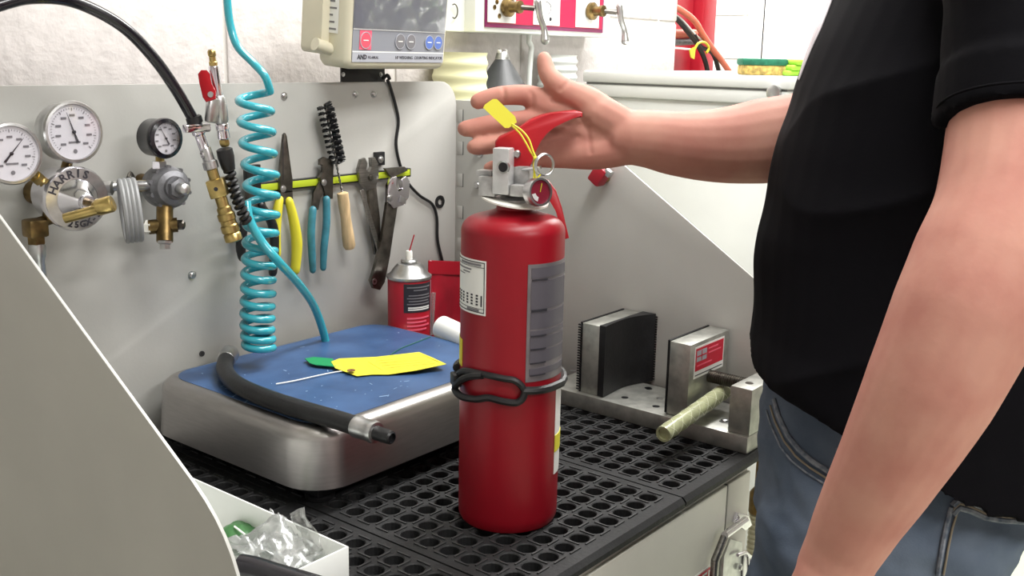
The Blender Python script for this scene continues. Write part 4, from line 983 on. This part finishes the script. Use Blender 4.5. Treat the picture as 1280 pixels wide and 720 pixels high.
# ================================================================== WEIGHING DISPLAY ABOVE THE BACK PANEL
wi = empty('weighing_display', atY(455, 95, YB), 'cream weighing indicator with grey keypad and wrinkled clear film, above the back panel', 'scale display')
yaw_, tl = math.radians(5), math.radians(5)
ex_ = V((math.cos(yaw_), math.sin(yaw_), 0)); eh = V((math.sin(yaw_), -math.cos(yaw_), 0)); eu = (V((0, 0, 1))*math.cos(tl)+eh*math.sin(tl)).normalized(); en_ = ex_.cross(eu); en_ = en_ if en_.y < 0 else -en_
O = at(433, 87, 1.69)                                                            # lower left front corner of the housing
W_ = 0.0; 
for i in range(400):                                                             # width so that the right edge falls where it should
    W_ = i*.001; q = O+ex_*W_-CAM
    if 640+FPX*q.dot(RT)/q.dot(FW) > 556: break
def LP(u, v, n=0): return O+ex_*u+eu*v+en_*n
HT, DP = .175, .066
def rr2(u0, u1, v0, v1, r, n, k=6):
    out = []
    for cx, cy, a0 in ((u1-r, v1-r, 0), (u0+r, v1-r, 90), (u0+r, v0+r, 180), (u1-r, v0+r, 270)):
        for i in range(k+1): a = math.radians(a0+90*i/k); out.append(LP(cx+r*math.cos(a), cy+r*math.sin(a), n))
    return out
MB().loft([rr2(.006, W_-.006, .004, HT-.004, .012, -DP), rr2(0, W_, 0, HT, .016, -DP+.008), rr2(0, W_, 0, HT, .016, -.010), rr2(.003, W_-.003, .003, HT-.003, .015, -.003), rr2(.008, W_-.008, .008, HT-.008, .012, 0)]).build('housing', 'cream_plastic', wi, ang=55)
fp = MB().loft([rr2(.010, W_-.010, .012, HT-.012, .008, -.0002), rr2(.010, W_-.010, .012, HT-.012, .008, .0012)]).build('front_panel', 'screen_grey', wi, smooth=False)
def rect(name, u0, u1, v0, v1, m, par, n0=.0012, th=.0005): return MB().prism([LP(u0, v0, n0), LP(u1, v0, n0), LP(u1, v1, n0), LP(u0, v1, n0)], en_*th).build(name, m, par, smooth=False)
rect('name_strip', .0105, W_-.0105, .0125, .028, 'strip_grey', fp)
rect('divider_line', .0105, W_-.0105, .0282, .0300, 'label_white', fp)
rect('divider_line', .0105, W_-.0105, .0645, .0656, 'label_white', fp)
rect('display_window', .012, W_-.012, .068, HT-.014, 'screen_dark', fp)
text('maker_mark', 'AND', .0105, LP(W_*.13, .0203, .0019), ex_, eu, 'ink', fp, bold=.0003)
text('model_name', 'FG-60KAL', .0062, LP(W_*.235, .0200, .0019), ex_, eu, 'ink', fp)
text('title', 'HF WEIGHING  COUNTING INDICATOR', .0072, LP(W_*.70, .0203, .0019), ex_, eu, 'ink', fp)
def key(f, m, r, back=None):
    if back: rect('key_back', W_*f-.0145, W_*f+.0145, .0325, .0635, back, fp)
    k = MB().lathe([(.0001, .0016), (r, .0016), (r, .0024), (.0001, .0026)], LP(W_*f, .0475, 0), en_, 24).build('key', m, fp)
    MB().lathe([(r, .0017), (r+.0012, .0017), (r+.0012, .0026), (r, .0026)], LP(W_*f, .0475, 0), en_, 24, caps=False).build('key_rim', 'strip_grey', k)
    MB().prism([LP(W_*f-r*.5, .0468, .0027), LP(W_*f+r*.5, .0468, .0027), LP(W_*f+r*.5, .0484, .0027), LP(W_*f-r*.5, .0484, .0027)], en_*.0002).build('key_mark', 'label_white', k, smooth=False)
key(.155, 'key_red', .0125, 'pinkish'); key(.49, 'grey_ink', .0118); key(.60, 'grey_ink', .0118); key(.795, 'key_blue', .0112); key(.892, 'key_blue', .0112)
# wrinkled protective film over the display
bm = bmesh.new(); n1, n2 = 46, 34
gv = [[None]*(n2+1) for _ in range(n1+1)]
for i in range(n1+1):
    for j in range(n2+1):
        u = .008+(W_-.016)*i/n1; v = .066+(HT-.062)*j/n2
        q = V((u*26, v*20, 2.0)); h = .0035+.0055*(abs(noise.noise(q))+.5*abs(noise.noise(q*2.3+V((3, 1, 0)))))*min(1, (v-.064)/.03)
        e = min(i, n1-i)/4; h = .0016+(h-.0016)*min(1, e)
        gv[i][j] = bm.verts.new(LP(u, v, h))
for i in range(n1):
    for j in range(n2): bm.faces.new((gv[i][j], gv[i+1][j], gv[i+1][j+1], gv[i][j+1]))
o = MB().bm(bm).build('clear_film', 'film', wi, ang=50)
# side label, pivot and bracket
MB().prism([LP(-.0006, .055, -.050), LP(-.0006, .055, -.022), LP(-.0006, HT-.01, -.022), LP(-.0006, HT-.01, -.050)], -ex_*.0004).build('side_label', 'label_white', wi, smooth=False)
for i in range(9):
    v0_ = .06+i*.011; MB().prism([LP(-.0011, v0_, -.047+.003*(i % 2)), LP(-.0011, v0_, -.026-.004*(i % 3)), LP(-.0011, v0_+.003, -.026-.004*(i % 3)), LP(-.0011, v0_+.003, -.047+.003*(i % 2))], -ex_*.0003).build('label_line', 'grey_ink', wi, smooth=False)
MB().tube([LP(-.028, .036, -.045), LP(.004, .028, -.040)], .0105, 14).build('pivot_knob', 'cream_plastic', wi)
MB().loft([rr2(-.018, .03, .02, HT-.03, .010, -DP-.02), rr2(-.018, .03, .02, HT-.03, .010, -DP+.025)]).build('rear_housing', 'cream_plastic', wi)
pb = py([(425, 80), (479, 80), (480, 118), (425, 118)], YB+.008)
MB().prism(pb, (0, -.004, 0), bev=.0006).build('mounting_bracket', 'black_plastic', wi)
for x in (429, 476): bolt('bracket_screw', atY(x, 93, YB+.004), (0, -1, 0), .0028, wi, h=.0015)
MB().tube(spline([atY(478, 99, YB-.004), atY(484, 94, YB-.008), atY(487, 99, YB-.008)], 5), .0032, 8).build('cord_exit', 'black_rubber', wi)
pa_, pb_ = atY(452, 84, YB-.006), LP(W_*.3, .012, -.04); MB().box((pa_+pb_)/2, (.05, abs(pa_.y-pb_.y)+.05, .012), bev=.002).build('support_arm', 'black_plastic', wi)

# ================================================================== CONTROL PANEL ON THE WALL
YP = 1.43
cp_ = empty('valve_panel', atY(680, 20, YW), 'white wall box with magenta framed panel and two lever valves', 'control panel')
a, b = atY(594, 41, YP), atY(762, 46, YP); zb_ = (a.z+b.z)/2
MB().span((a.x, YP, zb_), (b.x, YW-.001, zb_+.26), bev=.004).build('box', 'white_paint', cp_)
a2, b2_ = atY(605, 34, YP), atY(752, 41, YP); z2 = (a2.z+b2_.z)/2
MB().span((a2.x, YP-.004, z2), (b2_.x, YP, z2+.22), bev=.001).build('magenta_frame', 'magenta', cp_)
MB().span((a2.x+.008, YP-.0055, z2+.008), (b2_.x-.008, YP-.004, z2+.212)).build('crimson_face', 'crimson', cp_, smooth=False)
for xa, xb, zo in ((609, 644, .010), (666, 699, .010), (719, 748, .010)):
    X0_, X1_ = atY(xa, 30, YP-.006).x, atY(xb, 30, YP-.006).x
    MB().span((X0_, YP-.0075, z2+zo), (X1_, YP-.0055, z2+.20), bev=.0006).build('white_plate', 'label_white', cp_)
pg = atY(682, 10, YP-.0075)
MB().tube([pg+V((.020*math.cos(t), -.0005, .014*math.sin(t))) for t in [math.radians(-60+i*14) for i in range(12)]], .0008, 5).build('dial_arc', 'grey_ink', cp_)
for x in (678, 688): MB().lathe([(.0001, 0), (.0042, 0), (.0042, .001), (.0001, .001)], atY(x, 24, YP-.0075), (0, -1, 0), 14).build('screw_hole', 'ink', cp_)
for x, y in ((624, 20), (618, 9), (621, 2)): MB().lathe([(.0001, 0), (.005, 0), (.005, .0015), (.003, .002)], atY(x, y, YP-.0075), (0, -1, 0), 14).build('screw', 'old_brass', cp_)
for x, y, s_ in ((632, 9, 1), (737, 14, 1)):
    p = atY(x, y, YP-.0075); v = MB().lathe([(.016, 0), (.020, .004), (.020, .012), (.012, .016), (.010, .030), (.013, .032), (.013, .040), (.006, .042)], p, (0, -1, 0), 20).build('valve', 'old_brass', cp_)
    MB().tube([p+V((0, -.036, 0)), p+V((.022, -.060, -.002))], .0055, 10).build('spindle', 'dark_steel', v)
    hb0 = p+V((.026, -.064, .012)); 
    MB().limb([hb0, hb0+V((.004, -.004, -.030)), hb0+V((.014, -.008, -.055)), hb0+V((.016, -.010, -.078))], [.008, .007, .0065, .010], 10).build('lever_handle', 'silver', v)
# white junction box left of it with a hook
wb = empty('junction_box', atY(580, 20, YW), 'white wall box between the weighing display and the valve panel', 'box')
a, b = atY(556, 39, 1.46), atY(596, 40, 1.46)
MB().span((a.x-.03, 1.46, (a.z+b.z)/2), (b.x+.03, YW-.001, a.z+.22), bev=.003).build('box', 'white_paint', wb)
pk = atY(566, 14, 1.458); MB().tube([pk+V((.010*math.cos(t), -.004, .014*math.sin(t))) for t in [math.radians(-120+i*20) for i in range(13)]], .0014, 6).build('hook', 'dark_steel', wb)
# small conduits under the panel
tag(MB().tube(spline([atY(x, y, 1.47) for x, y in ((662, 40), (661, 52), (664, 60), (662, 90), (660, 140))], 5), .006, 12).build('white_conduit', 'white_pipe'), 'thin white conduit dropping from under the valve panel', 'pipe')
# corrugated pipes behind the bench
def corrug(name, x, y, Y, R, z0, z1, pitch, amp, m, label):
    p = atY(x, y, Y); e = empty(name, (p.x, Y, FLOOR), label, 'pipe'); prof = []; z = z0; n = int((z1-z0)/pitch)
    for i in range(n):
        for k in range(6): q = k/6; prof.append((R-amp*(.5-.5*math.cos(2*math.pi*q))**.8, z0+pitch*(i+q)))
    MB().lathe(prof, (p.x, Y, 0), (0, 0, 1), 36).build('pipe', m, e, ang=60)
    MB().lathe([(R*1.02, FLOOR), (R*1.02, z0+.01), (R*.9, z0+.012)], (p.x, Y, 0), (0, 0, 1), 24).build('foot_sleeve', m, e)
corrug('corrugated_pipe', 575, 90, 1.43, .057, -.6, .612, .0265, .0035, 'yellow_pipe', 'wide pale yellow corrugated pipe behind the display')
corrug('corrugated_pipe', 697, 80, 1.435, .046, -.6, .596, .0175, .004, 'white_pipe', 'white corrugated pipe standing below the valve panel')
# dark cylinder with conical shoulder
pc_ = at(628, 67, 2.195); gc = empty('gas_cylinder', (pc_.x, pc_.y, FLOOR), 'dark grey gas cylinder with conical shoulder behind the hand', 'gas cylinder')
gz = pc_.z
MB().lathe([(.058, FLOOR), (.062, FLOOR+.01), (.0635, gz-.092), (.0625, gz-.082), (.014, gz-.010), (.015, gz-.008)], (pc_.x, pc_.y, 0), (0, 0, 1), 36).build('cylinder', 'cone_black', gc, ang=20)
MB().lathe([(.016, gz-.012), (.013, gz), (.009, gz+.004), (.009, gz+.010)], (pc_.x, pc_.y, 0), (0, 0, 1), 14).build('cap', 'silver', gc)
MB().box((pc_.x, pc_.y, gz+.004), (.026, .008, .008), bev=.002).build('valve_bar', 'white_plastic', gc)

# ================================================================== WHITE TANK WITH LID
XT = 1.90
p0, p1 = atX(728, 97, XT), atX(988, 115, XT)
q0 = atX(728, 82, XT)
zl0, zl1 = (atX(730, 97, XT).z+atX(985, 118, XT).z)/2, (atX(730, 81, XT).z+atX(985, 104, XT).z)/2
ty1_, ty0_ = p0.y, p1.y
tk = empty('test_tank', (XT+.35, (ty0_+ty1_)/2, FLOOR), 'large white water tank with thick white lid behind the reaching arm', 'tank')
MB().span((XT+.012, ty0_+.012, FLOOR+.02), (XT+.62, ty1_-.006, zl0-.028), bev=.01).build('body', 'white_paint', tk)
MB().span((XT+.004, ty0_+.006, zl0-.030), (XT+.63, ty1_-.002, zl0-.004), bev=.004).build('rim', 'white_paint', tk)
MB().span((XT, ty0_, zl0), (XT+.635, ty1_, zl1), bev=.004).build('lid', 'white_paint', tk)
MB().span((XT+.008, ty0_+.010, zl0-.005), (XT+.62, ty1_-.006, zl0+.001)).build('gasket', 'grey_hose', tk, smooth=False)
MB().lathe([(.012, 0), (.014, .003), (.014, .012), (.008, .014)], (XT+.0, ty0_+.03, zl0-.006), (-1, 0, 0), 16).build('lid_hinge', 'silver', tk)
MB().span((XT+.03, ty0_+.03, FLOOR), (XT+.6, ty1_-.03, FLOOR+.02)).build('plinth', 'black_plastic', tk, smooth=False)
# sponge and cloth on the lid
ps = atX(944, 83, XT+.05); sp_ = empty('sponge', (ps.x+.03, ps.y, zl1), 'green and tan scouring sponge lying on the tank lid', 'sponge')
dS = (ps-CAM).dot(FW); sw = 57*dS/FPX; sh = 21*dS/FPX
Rs = Matrix(((RTH.x, FWH.x, 0), (RTH.y, FWH.y, 0), (0, 0, 1)))
MB().box((ps.x+.03, ps.y, zl1+sh*.30), (sw*.95, .06, sh*.60), R=Rs, bev=.004).build('foam', 'sponge', sp_)
MB().box((ps.x+.03, ps.y, zl1+sh*.78), (sw, .062, sh*.40), R=Rs, bev=.004).build('scouring_pad', 'scour_green', sp_)
pc2 = atX(999, 74, XT+.12); cl_ = empty('lime_cloth', (pc2.x, pc2.y, zl1), 'folded lime green cloth on the tank lid beside the man', 'cloth')
for k, hh in enumerate((.009, .018, .027)):
    MB().box((pc2.x+.003*k, pc2.y-.003*k, zl1+.006+.0105*k), (.085, .062, .011), R=Matrix.Rotation(.1*k-.6, 3, 'Z'), bev=.005, seg=3).build('fold', 'lime_cloth', cl_)

# ================================================================== RED CABINET AND CABLES BEYOND THE WALL END
rc_ = empty('red_cart', (3.35, 1.75, FLOOR), 'red tool cart standing beyond the end of the block wall', 'cart')
Yc = 1.78; a, b = atY(838, 30, Yc), atY(867, 30, Yc); c_ = atY(886, 30, Yc)
MB().span((a.x-.15, Yc, FLOOR), (b.x, Yc+.3, 1.2), bev=.01).build('left_panel', 'red_plastic', rc_)
MB().span((b.x+.012, Yc-.03, FLOOR), (c_.x, Yc+.3, 1.2), bev=.01).build('right_panel', 'red_plastic', rc_)
MB().span((b.x-.005, Yc+.02, FLOOR), (b.x+.02, Yc+.29, 1.19)).build('panel_gap', 'black_plastic', rc_, smooth=False)
cab = empty('orange_air_hose', atY(880, 60, 1.70), 'orange rubber hose hanging in a curve before the red cart', 'hose')
YH = 1.66
MB().tube(spline([atY(x, y, YH) for x, y in ((815, -14), (830, 2), (850, 12), (868, 26), (879, 44), (890, 60), (905, 80), (925, 110))], 6), .010, 10).build('hose', 'orange_hose', cab)
for nm, pts_, r, m, lb in (('black_cable', ((835, 16), (847, 25), (860, 40), (872, 56), (882, 78), (888, 110)), .008, 'black_rubber', 'black cable hanging in a curve before the red cart'),
                           ('white_cable', ((836, 14), (852, 24), (868, 42), (884, 56), (895, 72), (905, 100)), .0035, 'label_white', 'thin white cable beside the black one before the red cart'),
                           ('black_cable', ((868, 44), (876, 58), (890, 66), (897, 84), (902, 112)), .007, 'black_rubber', 'second black cable lower down before the red cart')):
    tag(MB().tube(spline([atY(x, y, YH+.01) for x, y in pts_], 6), r, 8).build(nm, m), lb, 'cable')
tag(MB().tube([atY(832, 42, YH+.05), atY(868, 42, YH+.05)], .014, 12).build('orange_pipe', 'orange_hose'), 'short orange pipe stub sticking out behind the wall corner', 'pipe')
tag(MB().tube([atY(832, 53, YH+.05), atY(866, 52, YH+.05)], .011, 12).build('grey_pipe', 'grey_cast'), 'short grey pipe stub under the orange pipe', 'pipe')
ty_ = empty('yellow_tie', atY(870, 62, YH-.02), 'yellow cable tie and tag round the hanging cables', 'cable tie')
MB().tube(spline([atY(x, y, YH-.02) for x, y in ((868, 62), (873, 54), (881, 53), (886, 60), (883, 66))], 5), .004, 8).build('tie', 'yellow_rubber', ty_)
MB().prism([atY(x, y, YH-.02) for x, y in ((861, 62), (869, 58), (867, 74), (863, 72))], (0, -.003, 0)).build('tag', 'yellow_rubber', ty_)
MB().tube([atY(832, 59, YH-.01), atY(866, 62, YH-.02)], .003, 6).build('string', 'label_white', ty_)

# ================================================================== THE MAN
PD = 1.19                                    # distance of his body axis along the view
man = empty('person', (at(1150, 500, PD).x, at(1150, 500, PD).y, FLOOR), 'man in black t-shirt and blue jeans reaching for the extinguisher lever', 'person')
def ring(xl, xr, y, d, b, tilt=0, n=36, dz=0, sq=2.3):
    c = at((xl+xr)/2, y, d); a = (xr-xl)/2*d/FPX; out = []
    for k in range(n):
        t = 2*math.pi*k/n; cx, sy = math.cos(t), math.sin(t)
        ux = math.copysign(abs(cx)**(2/sq), cx); uy = math.copysign(abs(sy)**(2/sq), sy)
        out.append(c+RTH*(a*ux)+FWH*(b*uy)+V((0, 0, dz-tilt*a*(ux if ux < .05 else .05+(ux-.05)*.18))))
    return out
# ---- hand template: pixels of the photographed right hand, seen palm on
HD = 1.306
def build_hand(mb, H):
    """H(x, y, off) maps a hand pixel and a distance behind the palm plane to a place"""
    k = HD/FPX
    def chain(pts, rad): mb.limb([H(*p) for p in pts], [r*k for r in rad], 12, 5)
    chain([(700, 139, .002), (668, 121, .003), (635, 119, .001), (612, 122.5, 0), (597, 127, -.002)], [17, 13.8, 12.8, 12, 10.5])      # index
    chain([(706, 160, .001), (668, 151, .003), (628, 153, .001), (600, 158, -.001), (581, 161, -.004)], [16, 13.4, 12.6, 12, 10.5])       # middle
    chain([(708, 180, .001), (668, 176, .003), (634, 179, .001), (608, 182, -.002), (592, 184, -.005)], [15, 13, 12, 11.5, 10])          # ring
    chain([(712, 197, 0), (672, 198, .002), (645, 203, 0), (625, 207, -.002), (611, 210, -.004)], [14, 11.5, 10.5, 9.5, 8])            # little
    chain([(768, 158, .002), (735, 130, -.006), (706, 113, -.010), (686, 94, -.008), (680, 73, -.004)], [27, 22, 15.5, 12.3, 9.5])      # thumb
    # palm as overlapping flattened limbs
    chain([(790, 163, .004), (740, 150, .004), (695, 138, .004), (668, 127, .004)], [25, 25, 19, 14])
    chain([(790, 172, .004), (740, 168, .006), (700, 160, .005), (668, 152, .004)], [26, 24, 19, 14])
    chain([(790, 180, .004), (740, 183, .006), (700, 180, .005), (668, 177, .004)], [25, 22, 18, 13])
    chain([(790, 182, .002), (745, 191, 0), (705, 195, 0), (672, 198, .003)], [24, 22, 16, 11.5])
    chain([(782, 164, .0), (748, 143, -.006), (714, 127, -.003)], [27, 25, 14])                                                       # ball of the thumb
    chain([(715, 120, .002), (690, 122, .004), (672, 124, .004)], [12, 11, 11])
body = MB()
HR = lambda x, y, off: at(x, y, HD+off)
build_hand(body, HR)
# right (far) arm
wr = at(792, 172, 1.308)
body.limb([at(780, 171, 1.306), at(812, 174, 1.312), at(850, 180, 1.322), at(900, 182, 1.335), at(950, 177, 1.345), at(1010, 168, 1.352), at(1060, 160, 1.355)],
          [.033, .0365, .0415, .048, .055, .056, .054], 20)
elb = at(1060, 160, 1.355); shR = at(1215, -95, 1.40)
body.limb([elb, (elb+shR)/2, shR], [.054, .06, .066], 18)
# left (near) arm
eL = at(1272, 292, .90); shL = at(1290, -110, .985)
fa = [shL, at(1290, 40, .95), at(1278, 170, .925), at(1262, 262, .905), at(1234, 330, .895), at(1204, 396, .89), at(1160, 490, .895), at(1112, 580, .91), at(1075, 645, .925), at(1052, 690, .935), at(1038, 720, .94)]
body.limb(fa, [.070, .067, .064, .0625, .063, .0605, .0545, .0455, .0385, .0335, .032], 22)
body.ell(at(1052, 683, .912), (.013, .013, .016), 12, 8)                                       # wrist bone
# left hand hangs below the frame: mirrored template along the forearm
fd = (fa[-1]-fa[-2]).normalized(); wl_ = fa[-1]
hn = (-FW*.55+RT*.75+UP*.1); hn = (hn-fd*hn.dot(fd)).normalized(); hu = hn.cross(fd)
def HL(x, y, off):
    k = HD/FPX*.97; return wl_+fd*((790-x)*k)+hu*((172-y)*k)+hn*(off*-1)
build_hand(body, HL)
# hidden core joining the arms, neck and head
tc_ = at(1195, -60, PD)
body.limb([shL, tc_, shR], [.070, .10, .066], 18)
nk = tc_+V((0, 0, .09))-RTH*.01; hd_ = tc_+V((0, 0, .30))-RTH*.055
body.limb([tc_, nk, nk+V((0, 0, .08))-RTH*.02], [.10, .062, .058], 18)
Fd = -RTH; Sd = FWH                                                   # facing, side
Rh = Matrix(((Fd.x, Sd.x, 0), (Fd.y, Sd.y, 0), (0, 0, 1)))
body.ell(hd_, (.097, .075, .118), 22, 16, Rh); body.ell(hd_+Fd*.032-V((0, 0, .055)), (.062, .056, .062), 18, 12, Rh)
body.limb([hd_+Fd*.094+V((0, 0, .012)), hd_+Fd*.112-V((0, 0, .02)), hd_+Fd*.108-V((0, 0, .030))], [.008, .012, .012], 10)
for s_ in (-1, 1): body.ell(hd_+Sd*(s_*.076)-V((0, 0, .005))-Fd*.01, (.018, .008, .03), 12, 8, Rh)
bo = body.build('body', 'skin', man); remesh(bo, .0024, 10, .5)
me = bo.data
off = WLOC[man.name]
# creases of the palm pressed into the surface
cre = [[(727, 146), (716, 134), (704, 128), (690, 126)], [(726, 148), (735, 165), (738, 190)], [(690, 152), (715, 158), (735, 150)], [(684, 180), (705, 176), (722, 170)], [(700, 112), (709, 105), (713, 100)], [(664, 116), (666, 124), (665, 134)], [(628, 106), (630, 116), (630, 126)]]
cp3 = [[at(x, y, 1.285) for x, y in c] for c in cre]
lines = [q for c in cp3 for q in spline(c, 8)]
def press(w_, no):
    c_ = np.array(CAM); f_, r_, u__ = np.array(FW), np.array(RT), np.array(UP); q = w_-c_; d = q@f_; x = q@r_/d; y = q@u__/d
    L = np.array([list(p) for p in lines])-c_; ld = L@f_; lx, ly = L@r_/ld, L@u__/ld; out = np.zeros_like(w_)
    idx = np.where((d < HD+.004) & (np.linalg.norm(w_-np.array(at(690, 150, HD)), axis=1) < .14) & (no@(-f_) > .3))[0]
    if len(idx):
        b = np.sqrt(((x[idx, None]-lx[None])**2+(y[idx, None]-ly[None])**2).min(1))*FPX; k = np.clip(1-b/4.5, 0, 1)*.0019; out[idx] = k[:, None]*f_[None]
    return out
displace(bo, press, off)
for s_ in (-1, 1):
    e_ = MB().ell(hd_+Fd*.084+Sd*(s_*.032)+V((0, 0, .012)), (.012, .014, .010), 14, 10, Rh).build('eye', 'eye_white', man)
    MB().ell(hd_+Fd*.0945+Sd*(s_*.032)+V((0, 0, .012)), (.003, .006, .006), 12, 8, Rh).build('iris', 'ink', e_)
MB().limb([hd_+Fd*.085+Sd*.024-V((0, 0, .060)), hd_+Fd*.096-V((0, 0, .060)), hd_+Fd*.085-Sd*.024-V((0, 0, .060))], [.004, .006, .004], 10).build('mouth', 'lip', man)
hair = MB(); hair.ell(hd_-Fd*.014+V((0, 0, .028)), (.098, .083, .102), 26, 18, Rh)
hair.build('hair', 'hair_brown', man)

# ---- t-shirt
sh = MB()
sil = [(-150, 1110, 1330, .15), (-90, 1075, 1360, .19), (-40, 1064, 1372, .20), (0, 1049, 1374, .20), (60, 1025, 1370, .19), (115, 1003, 1362, .185), (180, 984, 1352, .18), (235, 970, 1346, .18), (300, 958, 1340, .18), (360, 953, 1338, .184), (420, 948, 1336, .188)]
rings = [ring(xl, xr, y, PD, b) for y, xl, xr, b in sil]
rings.append(ring(945, 1336, 470, PD, .190, tilt=.16)); rings.append(ring(945, 1335, 518, PD, .192, tilt=.34)); rings.append(ring(946, 1333, 556, PD, .192, tilt=.46))
sh.loft(rings)
sh.limb([shL-FWH*-.03, at(1292, -20, .955), at(1286, 50, .94), at(1282, 95, .93)], [.082, .080, .076, .070], 24)
# sleeve end cut square
a, b = at(1283, 90, .932), at(1278, 158, .924)
sh.tube([a, a+(b-a)*.5, b], [.0745, .0730, .0715], 28)
sh.limb([shR, (shR*.45+elb*.55)], [.085, .080], 20)
so_ = sh.build('t_shirt', 'shirt_black', man); remesh(so_, .0045, 3, .5)
def folds(w_, no):
    h = []
    for p in w_.tolist():
        r_ = p[0]*RTH.x+p[1]*RTH.y; f_ = p[0]*FWH.x+p[1]*FWH.y; z_ = p[2]
        h.append(.006*noise.noise((r_*7+z_*3.5, f_*5, z_*9))+.007*(1-abs(noise.noise((r_*5-z_*9, f_*5, z_*4))))**3-.003)
    return no*np.array(h)[:, None]
displace(so_, folds, off)
# hem roll of the sleeve and the bottom hem
def hemring(c, ax, R, r, name):
    u3, v3, _ = frame(ax); MB().tube([c+(u3*math.cos(t)+v3*math.sin(t))*R for t in [2*math.pi*i/40 for i in range(40)]], r, 8, closed=True).build(name, 'shirt_black', so_)
hemring(b-(b-a)*.25, (b-a), .0722, .0012, 'sleeve_hem'); 
# pale strip along the chest front
bvs = BVHTree.FromPolygons([v.co+off for v in so_.data.vertices], [tuple(p.vertices) for p in so_.data.polygons])
def onsurf(bv, x, y, lift=.001):
    r = ray(x, y).normalized(); h = bv.ray_cast(CAM, r); return (h[0]+h[1]*lift if h[0] else None)
edge = []
for y in (2, 20, 40, 60, 80, 100):
    xs = 960
    while xs < 1100 and onsurf(bvs, xs, y) is None: xs += 1
    edge.append((onsurf(bvs, xs+3.5, y, .0012), y))
pts = [p for p, y in edge if p is not None]
if len(pts) > 3: MB().tube(spline(pts, 4), [.006, .0075, .007, .005, .004, .0015], 8, flat=(RTH, .6)).build('chest_strip', 'shirt_pale', so_)

# ---- jeans
je = MB()
je.loft([ring(972, 1310, 430, PD, .150), ring(960, 1316, 490, PD, .152), ring(952, 1298, 560, PD, .156), ring(951, 1272, 620, PD, .156), ring(956, 1228, 675, PD, .150), ring(972, 1180, 725, PD, .140)])
for dd_, s_ in ((PD-.062, 1), (PD+.075, -1)):
    t0 = at(1082, 600, dd_)
    t0.z = at(1110, 640, PD).z
    kn = t0+V((0, 0, -.46))-RTH*.025; an = t0+V((0, 0, FLOOR+.07-t0.z))+RTH*.005
    je.limb([t0, t0+V((0, 0, -.16))-RTH*.012, t0+V((0, 0, -.30))-RTH*.018, kn, an], [.113, .108, .096, .082, .072], 24)
    f0 = V((an.x, an.y, FLOOR))
    MB().loft([[f0+Rh @ V((.045+.14*math.cos(t)*(1-.0*i), .048*math.sin(t)*(1-.15*(math.cos(t) < 0)), [0, .03, .055, .075][i]*(1-.25*max(0, math.cos(t))*(i > 1))))*1 for t in [2*math.pi*j/24 for j in range(24)]] for i in range(4)]).build('shoe', 'shoe_black', man)
jo = je.build('jeans', 'denim', man); remesh(jo, .006, 8, .5)
def creases(w_, no):
    h = []
    for p in w_.tolist():
        q = V(((p[0]*RTH.x+p[1]*RTH.y)*10+p[2]*8, (p[0]*FWH.x+p[1]*FWH.y)*8, p[2]*14)); h.append(.006*noise.noise(q)+.004*noise.noise(q*2.3)+.002*noise.noise(q*5))
    return no*np.array(h)[:, None]
displace(jo, creases, off)
bvj = BVHTree.FromPolygons([v.co+off for v in jo.data.vertices], [tuple(p.vertices) for p in jo.data.polygons])
def seam(name, px, r, m, lift=.0012, k=5, flat=None):
    pp = []
    for i in range(len(px)-1):
        for j in range(k):
            q = j/k; h = onsurf(bvj, px[i][0]*(1-q)+px[i+1][0]*q, px[i][1]*(1-q)+px[i+1][1]*q, lift)
            if h is not None: pp.append(h)
    h = onsurf(bvj, *px[-1], lift)
    if h is not None: pp.append(h)
    if len(pp) > 2: return MB().tube(pp, r, 7).build(name, m, jo)
fpk = [(969, 500), (975, 520), (986, 545), (1000, 563), (1018, 578), (1040, 592), (1060, 600)]
seam('front_pocket_edge', fpk, .0030, 'denim_seam'); seam('front_pocket_stitch', [(x-5, y+7) for x, y in fpk], .0012, 'stitch'); seam('front_pocket_stitch', [(x-10, y+13) for x, y in fpk], .0011, 'denim_seam')
seam('side_seam', [(1048, 560), (1050, 640), (1050, 719)], .0022, 'denim_seam')
bpk = [(1190, 632), (1198, 624), (1212, 628), (1230, 636), (1255, 640), (1279, 641)]
seam('back_pocket_hem', bpk, .0034, 'denim_seam', .0015); seam('back_pocket_hem', [(x, y+10) for x, y in bpk], .0034, 'denim_seam', .0015)
seam('back_pocket_stitch', [(x, y+5) for x, y in bpk], .0016, 'stitch', .0022)
seam('back_pocket_side', [(1189, 634), (1183, 655), (1178, 680), (1172, 718)], .0026, 'denim_seam'); seam('back_pocket_stitch', [(1196, 640), (1190, 660), (1185, 684), (1179, 718)], .0012, 'stitch')
